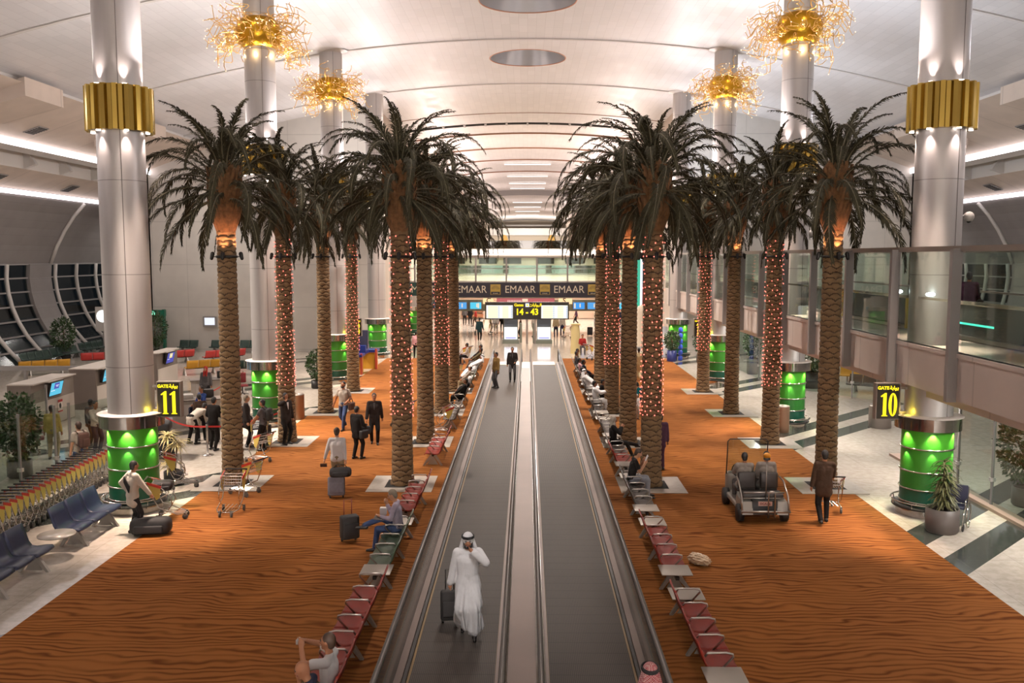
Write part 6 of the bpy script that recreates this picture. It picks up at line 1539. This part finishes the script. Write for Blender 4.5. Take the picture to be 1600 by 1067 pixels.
# ---------------------------------------------------------------- far hall: banner, signs, shops, crowd
M_ban = mat('banner_dark', srgb(38, 35, 48), 0.5); M_bang = mat('banner_green', srgb(24, 66, 62), 0.5); M_let = mat('banner_letters', srgb(226, 216, 196), 0.5); M_lgold = mat('logo_gold_plate', srgb(186, 158, 78), 0.5)
t = thing('banner', 'long dark banner with pale lettering and gold emblems along the crossing bridge', 'banner', (0, 74.86, 3.84))
MB().box((0.25, 0, 0), (19.0, 0.1, 1.22)).build('cloth', M_ban, t); MB().box((-9.75, 0, 0), (1.0, 0.1, 1.22)).build('cloth_end', M_bang, t)
def at75(px): return (px - 824) / 1400 * 75.9
for px in (661, 738, 813, 888, 963): text('lettering', 'EMAAR', 0.86, M_let, t, (at75(px), -0.06, 0.02), sx=0.93)
for px in (701, 775, 851, 925, 1000):
    X = at75(px); e = MB().box((X, -0.06, 0.03), (0.84, 0.03, 0.86)).build('emblem', M_lgold, t)
    b = MB()
    for k in range(9):
        a = rad(20 + 17.5 * k); b.prism([(0.07 * cos(a), 0.07 * sin(a)), (0.36 * cos(a - 0.05), 0.36 * sin(a - 0.05)), (0.36 * cos(a + 0.05), 0.36 * sin(a + 0.05))], 0.075, 0.085, lambda u, v, w: (X + u, -w, v + 0.0))
    b.build('rays', M_ban, e); MB().box((X, -0.078, -0.26), (0.74, 0.014, 0.22)).build('emblem_band', M_ban, e); text('emblem_lettering', 'EMAAR', 0.13, M_let, e, (X, -0.088, -0.29))
# hanging gate board
t = thing('gate_board', 'black board reading Gates 14 - 43 between two lit timetable screens', 'sign board', (-0.02, 68.0, 2.52))
MB().box((0, 0, 0), (6.36, 0.4, 1.30)).build('case', mat('board_black', srgb(30, 24, 12), 0.4), t)
M_tt = glow('timetable_white', (1.0, 0.97, 0.82), 1.25); M_tty = glow('timetable_yellow', (1.0, 0.9, 0.35), 1.0); M_ttb = glow('timetable_blue', (0.35, 0.5, 0.85), 0.9)
for s, x0 in ((-1, -2.08), (1, 2.08)):
    p = MB().box((x0, -0.21, -0.08), (2.0, 0.02, 0.98)).build('timetable_screen', M_tt, t)
    b = MB()
    for r_ in range(6): b.box((x0 - 0.5, -0.225, 0.28 - 0.15 * r_), (0.75, 0.008, 0.06)); b.box((x0 + 0.45, -0.225, 0.28 - 0.15 * r_), (0.45, 0.008, 0.06))
    b.build('timetable_lines', M_tty, p); b = MB()
    for r_ in range(6): b.box((x0 + 0.93, -0.226, 0.28 - 0.15 * r_), (0.1, 0.008, 0.09)); b.box((x0 - 0.05, -0.226, 0.28 - 0.15 * r_), (0.12, 0.008, 0.06))
    b.build('timetable_marks', M_ttb, p)
text('number', '14 - 43', 0.66, M_signy, t, (0, -0.215, -0.10), bold=0.02, sx=0.92); text('lettering', 'Gates', 0.30, M_signy, t, (-0.62, -0.215, 0.43), bold=0.006); text('lettering', AR_GATES, 0.32, M_signy, t, (0.62, -0.215, 0.43), bold=0.006)
e = MB().box((0.02, -0.21, 0.43), (0.28, 0.02, 0.28)).build('pictogram', M_scrw, t); MB().box((0.02, -0.225, 0.43), (0.14, 0.01, 0.12)).build('pictogram_mark', M_signy, e)
for x in (-0.0, 0.62): MB().box((x, 0.1, -1.58), (0.16, 0.16, 1.9)).build('post', M_steel2, t)
# kiosk with two lit adverts
for s, x in ((-1, -1.26), (1, 1.28)):
    t = thing('advert_kiosk', 'lit white advert kiosk on the %s below the gate board' % ('left' if s < 0 else 'right'), 'kiosk', (x, 68.3, 0), 0, 'lit advert kiosks')
    MB().box((0, 0, 0.14), (1.25, 0.7, 0.28)).build('base', mat('kiosk_grey', srgb(128, 134, 122), 0.5), t); MB().box((0, 0.1, 1.05), (1.1, 0.3, 1.6)).build('case', mat('kiosk_grey', (0, 0, 0)), t)
    p = MB().box((0, -0.07, 0.78), (0.98, 0.03, 0.92)).build('lit_panel', glow('advert_white', (0.92, 0.92, 1.0), 1.9), t); MB().box((0.0, -0.09, 0.42), (0.8, 0.01, 0.1)).build('lit_band', glow('advert_violet', (0.36, 0.36, 0.75), 1.2), p)
    MB().box((0, -0.07, 1.58), (0.98, 0.03, 0.55)).build('upper_panel', mat('advert_dull', srgb(92, 104, 120), 0.3), t)
    MB().box((s * -0.78, 0, 0.8), (0.16, 0.4, 1.5)).build('side_post', mat('kiosk_grey', (0, 0, 0)), t)
# monitors below the bridge and shop band
struct(MB().box((0, 79.25, 2.32), (20.5, 0.2, 1.0)).build('trim_monitor_band', mat('band_grey_green', srgb(150, 154, 136), 0.5)))
for k, (x, l) in enumerate(((-8.9, 'first'), (-7.7, 'second'), (-5.85, 'third'), (-4.55, 'fourth'), (4.55, 'fifth'), (5.8, 'sixth'), (8.25, 'seventh'))):
    t = thing('flight_monitor', 'blue flight monitor below the dark banner, %s from the left' % l, 'monitor', (x, 79.05, 2.30), 0, 'flight monitors below the banner')
    MB().box((0, 0, 0), (1.12, 0.2, 0.72)).build('case', M_gpaint, t); p = MB().box((0, -0.105, 0), (0.98, 0.02, 0.58)).build('screen', glow('monitor_%d' % (k % 3), ((0.10, 0.55, 0.75), (0.06, 0.30, 0.75), (0.10, 0.34, 0.70))[k % 3], 1.2), t)
    b = MB(); b.box((-0.36 + 0.6 * (k % 2), -0.12, 0.0), (0.14, 0.01, 0.44)); b.box((0.1, -0.12, 0.02), (0.10, 0.01, 0.34)); b.build('screen_columns', glow('monitor_pale', (0.9, 0.8, 0.62), 1.0), p)
t = thing('shop_sign', 'red lit shop fascia below the dark banner', 'shop sign', (-0.3, 78.9, 2.74)); MB().box((0, 0, 0), (5.4, 0.16, 0.56)).build('panel', glow('shop_red', (0.62, 0.16, 0.16), 0.9), t)
b = MB()
for k in range(9): b.box((-1.4 + 0.14 * k, -0.09, -0.02), (0.09, 0.02, 0.16)); b.box((0.9 + 0.16 * k, -0.09, -0.1), (0.06, 0.02, 0.08))
b.build('pale_marks', glow('shop_pink', (0.9, 0.55, 0.5), 1.0), t); MB().box((0.1, -0.085, 0.05), (0.5, 0.02, 0.24)).build('pale_panel', glow('shop_peach', (0.95, 0.7, 0.5), 1.1), t)
for x, g in ((-3.3, 'C'), (3.35, 'S')):
    t = thing('shop_number', 'orange lit plate at the %s end of the red shop fascia' % ('left' if x < 0 else 'right'), 'sign', (x, 78.9, 2.74), 0, 'orange lit plates'); MB().box((0, 0, 0), (1.2, 0.16, 0.56)).build('plate', glow('plate_orange', (1.0, 0.66, 0.35), 1.3), t); text('lettering', g, 0.6, mat('letter_dark', srgb(90, 50, 20), 0.5), t, (-0.1, -0.09, 0.0), bold=0.01)
# back facade of the far hall: shop fronts, mezzanine, upper slab
M_shop = glow('shop_light', (1.0, 0.8, 0.64), 3.0); M_shopw = mat('shop_wall', srgb(222, 190, 168), 0.5); M_stock = mat('shop_stock', srgb(146, 96, 66), 0.7, noise=(1.2, 0.6))
b = MB(); b.box((0, 96.0, 3.3), (20.8, 0.3, 6.6)); struct(b.build('wall_shop', M_cream), 'cream facade of the shops at the far end', 'wall')
for k in range(7):
    x = -8.7 + 2.9 * k
    t = thing('lit_shop', 'lit shop at the far end, %s from the left' % ('first', 'second', 'third', 'fourth', 'fifth', 'sixth', 'seventh')[k], 'shop front', (x, 95.8, 0), 0, 'shop fronts at the far end')
    MB().box((0, 0, 1.4), (2.6, 0.1, 2.7)).build('back_panel', M_shopw, t); MB().box((0, -0.1, 2.55), (2.5, 0.12, 0.22)).build('light_box', M_shop, t)
    if k not in (4, 5): b = MB(); [b.box((0, -0.35, 0.35 + 0.55 * j), (2.2, 0.4, 0.34)) for j in range(3)]; b.build('shelf_stock', M_stock, t)['kind'] = 'stuff'
b = MB()
for x in (-7.6, -4.2, -1.6, 1.9, 5.0, 8.0): b.box((x, 95.78, 6.2), (1.9, 0.1, 0.7))
struct(b.build('window_mezzanine', mat('dark_window', srgb(56, 58, 56), 0.2)))
b = MB(); b.box((0, 93.4, 5.2), (20.8, 0.06, 1.0)); struct(b.build('window_balustrade', glass('green_glass', (0.66, 0.8, 0.72), 1.4)))
struct(MB().box((0, 94.6, 4.2), (20.8, 2.6, 0.7)).build('trim_mezzanine', M_cream)); struct(MB().box((0, 96.5, 7.05), (20.8, 4.4, 0.62)).build('trim_upper_slab', M_white))
b = MB(); b.box((0, 94.5, 8.25), (20.8, 0.06, 0.06)); b.box((0, 94.5, 7.85), (20.8, 0.03, 0.8)); struct(b.build('window_upper_balustrade', glass('green_glass', (0.66, 0.8, 0.72), 1.4)))
for x in (-2.5, 2.6):
    t = thing('orange_sail', 'orange lit disc ornament on the %s of the upper level' % ('left' if x < 0 else 'right'), 'ornament', (x, 97.5, 7.36), 0, 'orange disc ornaments'); MB().ell((0, 0, 0.85), (0.42, 0.12, 0.75), 16, 10).build('disc', glow('orange_disc', (1.0, 0.55, 0.16), 0.9), t); MB().tube([(0, 0, 0), (0, 0, 0.2)], 0.05, 6).build('stand', M_gpaint, t)
# lit lift shaft, dark poster, red panel, cream column on the right; white banner stand
t = thing('lift_shaft', 'green lit glass shaft at the right end of the crossing bridge', 'lift shaft', (8.9, 72.5, 0)); MB().box((0, 0, 4.6), (0.34, 0.34, 4.2)).build('green_tube', glow('shaft_green', (0.10, 0.62, 0.40), 0.9), t); MB().box((0.28, 0, 4.6), (0.16, 0.3, 4.4)).build('white_tube', glow('shaft_white', (0.9, 0.95, 1), 1.2), t); MB().box((0.1, 0, 1.25), (0.7, 0.5, 2.5)).build('base', M_white, t)
t = thing('dark_poster', 'tall dark poster beside the green lit shaft', 'poster', (9.7, 72.6, 4.6)); MB().box((0, 0, 1.65), (0.85, 0.12, 3.3)).build('panel', mat('poster_dark', srgb(40, 36, 44), 0.4), t); MB().tube([(-0.3, -0.07, 0.6), (0.1, -0.07, 1.5), (-0.1, -0.07, 2.4), (0.25, -0.07, 2.9)], 0.03, 5).build('curved_mark', mat('poster_grey', srgb(110, 104, 108), 0.5), t)
tag(MB().box((9.72, 72.6, 3.6), (0.85, 0.14, 1.7)).build('red_panel', mat('red_panel_far', srgb(150, 60, 56), 0.5)), 'red panel under the tall dark poster', 'panel')
t = thing('cream_pillar', 'cream rounded pillar behind the red lit palms on the right', 'pillar', (8.35, 65.0, 0)); MB().lathe([(0.42, 0), (0.40, 2.6), (0.36, 3.0), (0.1, 3.12), (0.0, 3.12)], 24).build('pillar', M_cream, t); MB().lathe([(0.5, 0), (0.5, 0.08), (0.42, 0.1)], 24).build('plinth', M_gpaint, t)
t = thing('pullup_banner', 'white banner stand beside the fourth right green drum', 'banner stand', (8.95, 58.6, 0), 0.2); MB().box((0, 0, 1.05), (0.5, 0.03, 2.0)).build('sheet', mat('banner_white', srgb(232, 232, 246), 0.5), t); MB().box((0, 0, 0.03), (0.6, 0.2, 0.06)).build('foot', M_gpaint, t)
t = thing('cream_podium', 'tapered cream podium near the far end of the right seats', 'podium', (3.3, 61.2, 0)); MB().lathe([(0.34, 0), (0.30, 1.6), (0.22, 1.95)], 20).build('shaft', mat('podium_cream', srgb(214, 196, 140), 0.5), t); MB().box((0, 0, 2.0), (0.62, 0.5, 0.1)).build('top', mat('podium_cream', (0, 0, 0)), t)
# raffle stand at the left
t = thing('promotion_stand', 'yellow and blue promotion stand below the gate 13 sign', 'stand', (-9.75, 50.2, 0)); M_yw = mat('stand_yellow', srgb(206, 150, 44), 0.4); M_bl = mat('stand_blue', srgb(36, 52, 130), 0.35); M_rs = mat('stand_red', srgb(196, 84, 60), 0.4)
MB().box((-0.1, 0, 0.5), (1.0, 0.9, 1.0)).build('counter', M_yw, t); MB().box((0.35, 2.6, 0.5), (0.9, 0.8, 1.0)).build('counter', M_yw, t); b = MB(); b.box((-0.1, 0, 1.06), (1.2, 1.05, 0.14)); b.box((0.35, 2.6, 1.06), (1.1, 1.0, 0.14)); b.box((0.1, 1.5, 1.25), (0.7, 1.2, 0.5)); b.build('counter_top', M_bl, t)
b = MB(); [b.box((x, y, 0.6), (0.12, 0.12, 1.2)) for x, y in ((0.45, -0.45), (-0.65, -0.45), (0.85, 2.15))]; b.build('posts', M_rs, t)
b = MB(); b.box((-0.5, 0.6, 1.9), (0.7, 0.08, 0.9)); b.build('sign_panel', M_bl, t); MB().tube([(-0.5, 0.62, 0.9), (-0.5, 0.62, 1.6)], 0.03, 6).build('sign_post', M_steel2, t); MB().prism([(1.3, 1.3), (1.5, 2.35), (1.62, 2.35), (1.7, 1.3)], -0.05, 0.5, lambda u, v, w: (w, u, v)).build('slanted_panel', mat('stand_dark', srgb(44, 44, 66), 0.3), t)
# crowd beyond
CR = [(-6.1, 87.0, 'dgrey', 'suit', 'stand', 'person in dark clothes in the far crowd left of the gate board'), (-5.5, 86.2, 'black', 'black', 'stand', 'person in black in the far crowd left of the gate board'), (-4.9, 85.0, 'red', 'brown', 'walk', 'person in a red top walking in the far crowd'),
      (-3.2, 77.9, 'beige', 'khaki', 'stand', 'person in beige behind the left advert kiosk'), (-2.7, 76.6, 'white', 'grey', 'stand', 'person in white behind the left advert kiosk'), (-2.2, 79.0, 'black', 'black', 'stand', 'person in black behind the left advert kiosk'),
      (-0.55, 72.6, 'brown', 'black', 'stand', 'person in brown between the two lit kiosks'), (0.45, 73.6, 'lgrey', 'grey', 'stand', 'person in a pale grey top right of the board posts'), (2.35, 73.4, 'khaki', 'navy', 'stand', 'person in khaki and dark blue trousers right of the kiosks'), (2.9, 74.2, 'lgrey', 'navy', 'stand', 'second person right of the kiosks, in pale grey'),
      (3.65, 64.5, 'white', 'white', 'robe', 'person in a white robe behind the cream podium'), (5.7, 74.9, 'white', 'white', 'robe', 'person in a white robe with a dark case on the far floor'), (8.5, 83.0, 'navy', 'black', 'stand', 'person in a navy shirt far right below the banner'), (3.75, 60.6, 'red', 'dgrey', 'sit', 'small person in red sitting beside the cream podium'),
      (-8.6, 78.0, 'white', 'black', 'stand', 'person in a white shirt beyond the far left green drum'), (-7.9, 80.5, 'dgrey', 'black', 'stand', 'person in grey beyond the far left green drum'), (-1.6, 84.0, 'tan', 'khaki', 'walk', 'person in tan deep in the far hall'), (1.3, 88.0, 'black', 'black', 'robe', 'person in a black robe deep in the far hall'), (4.7, 86.0, 'purple', 'black', 'walk', 'person in purple deep in the far hall')]
for k, (x, y, a, c_, p, l) in enumerate(CR):
    kw = dict(kind='robe') if p == 'robe' else dict(kind='shirt')
    person(l, x, y, (N_, S_, L_, R_)[k % 4], p if p in ('walk', 'sit') else 'stand', 1.74, 0.0, k % 4, M_hairk, a, bottom=c_, vox=0.04, **kw)
suitcase('dark suitcase beside the white robed person on the far floor', 5.25, 74.9, 0, (0.45, 0.28, 0.65), M_bagk, 0.3)
for x, y, l in ((-2.95, 75.2, 'trolley among the people behind the left kiosk'), (3.2, 72.6, 'trolley beside the two people right of the kiosks'), (-4.2, 80.0, 'trolley deep in the far hall on the left')): trolley(l, x, y, 0.4)
bpy.data.scenes.remove(WORK)
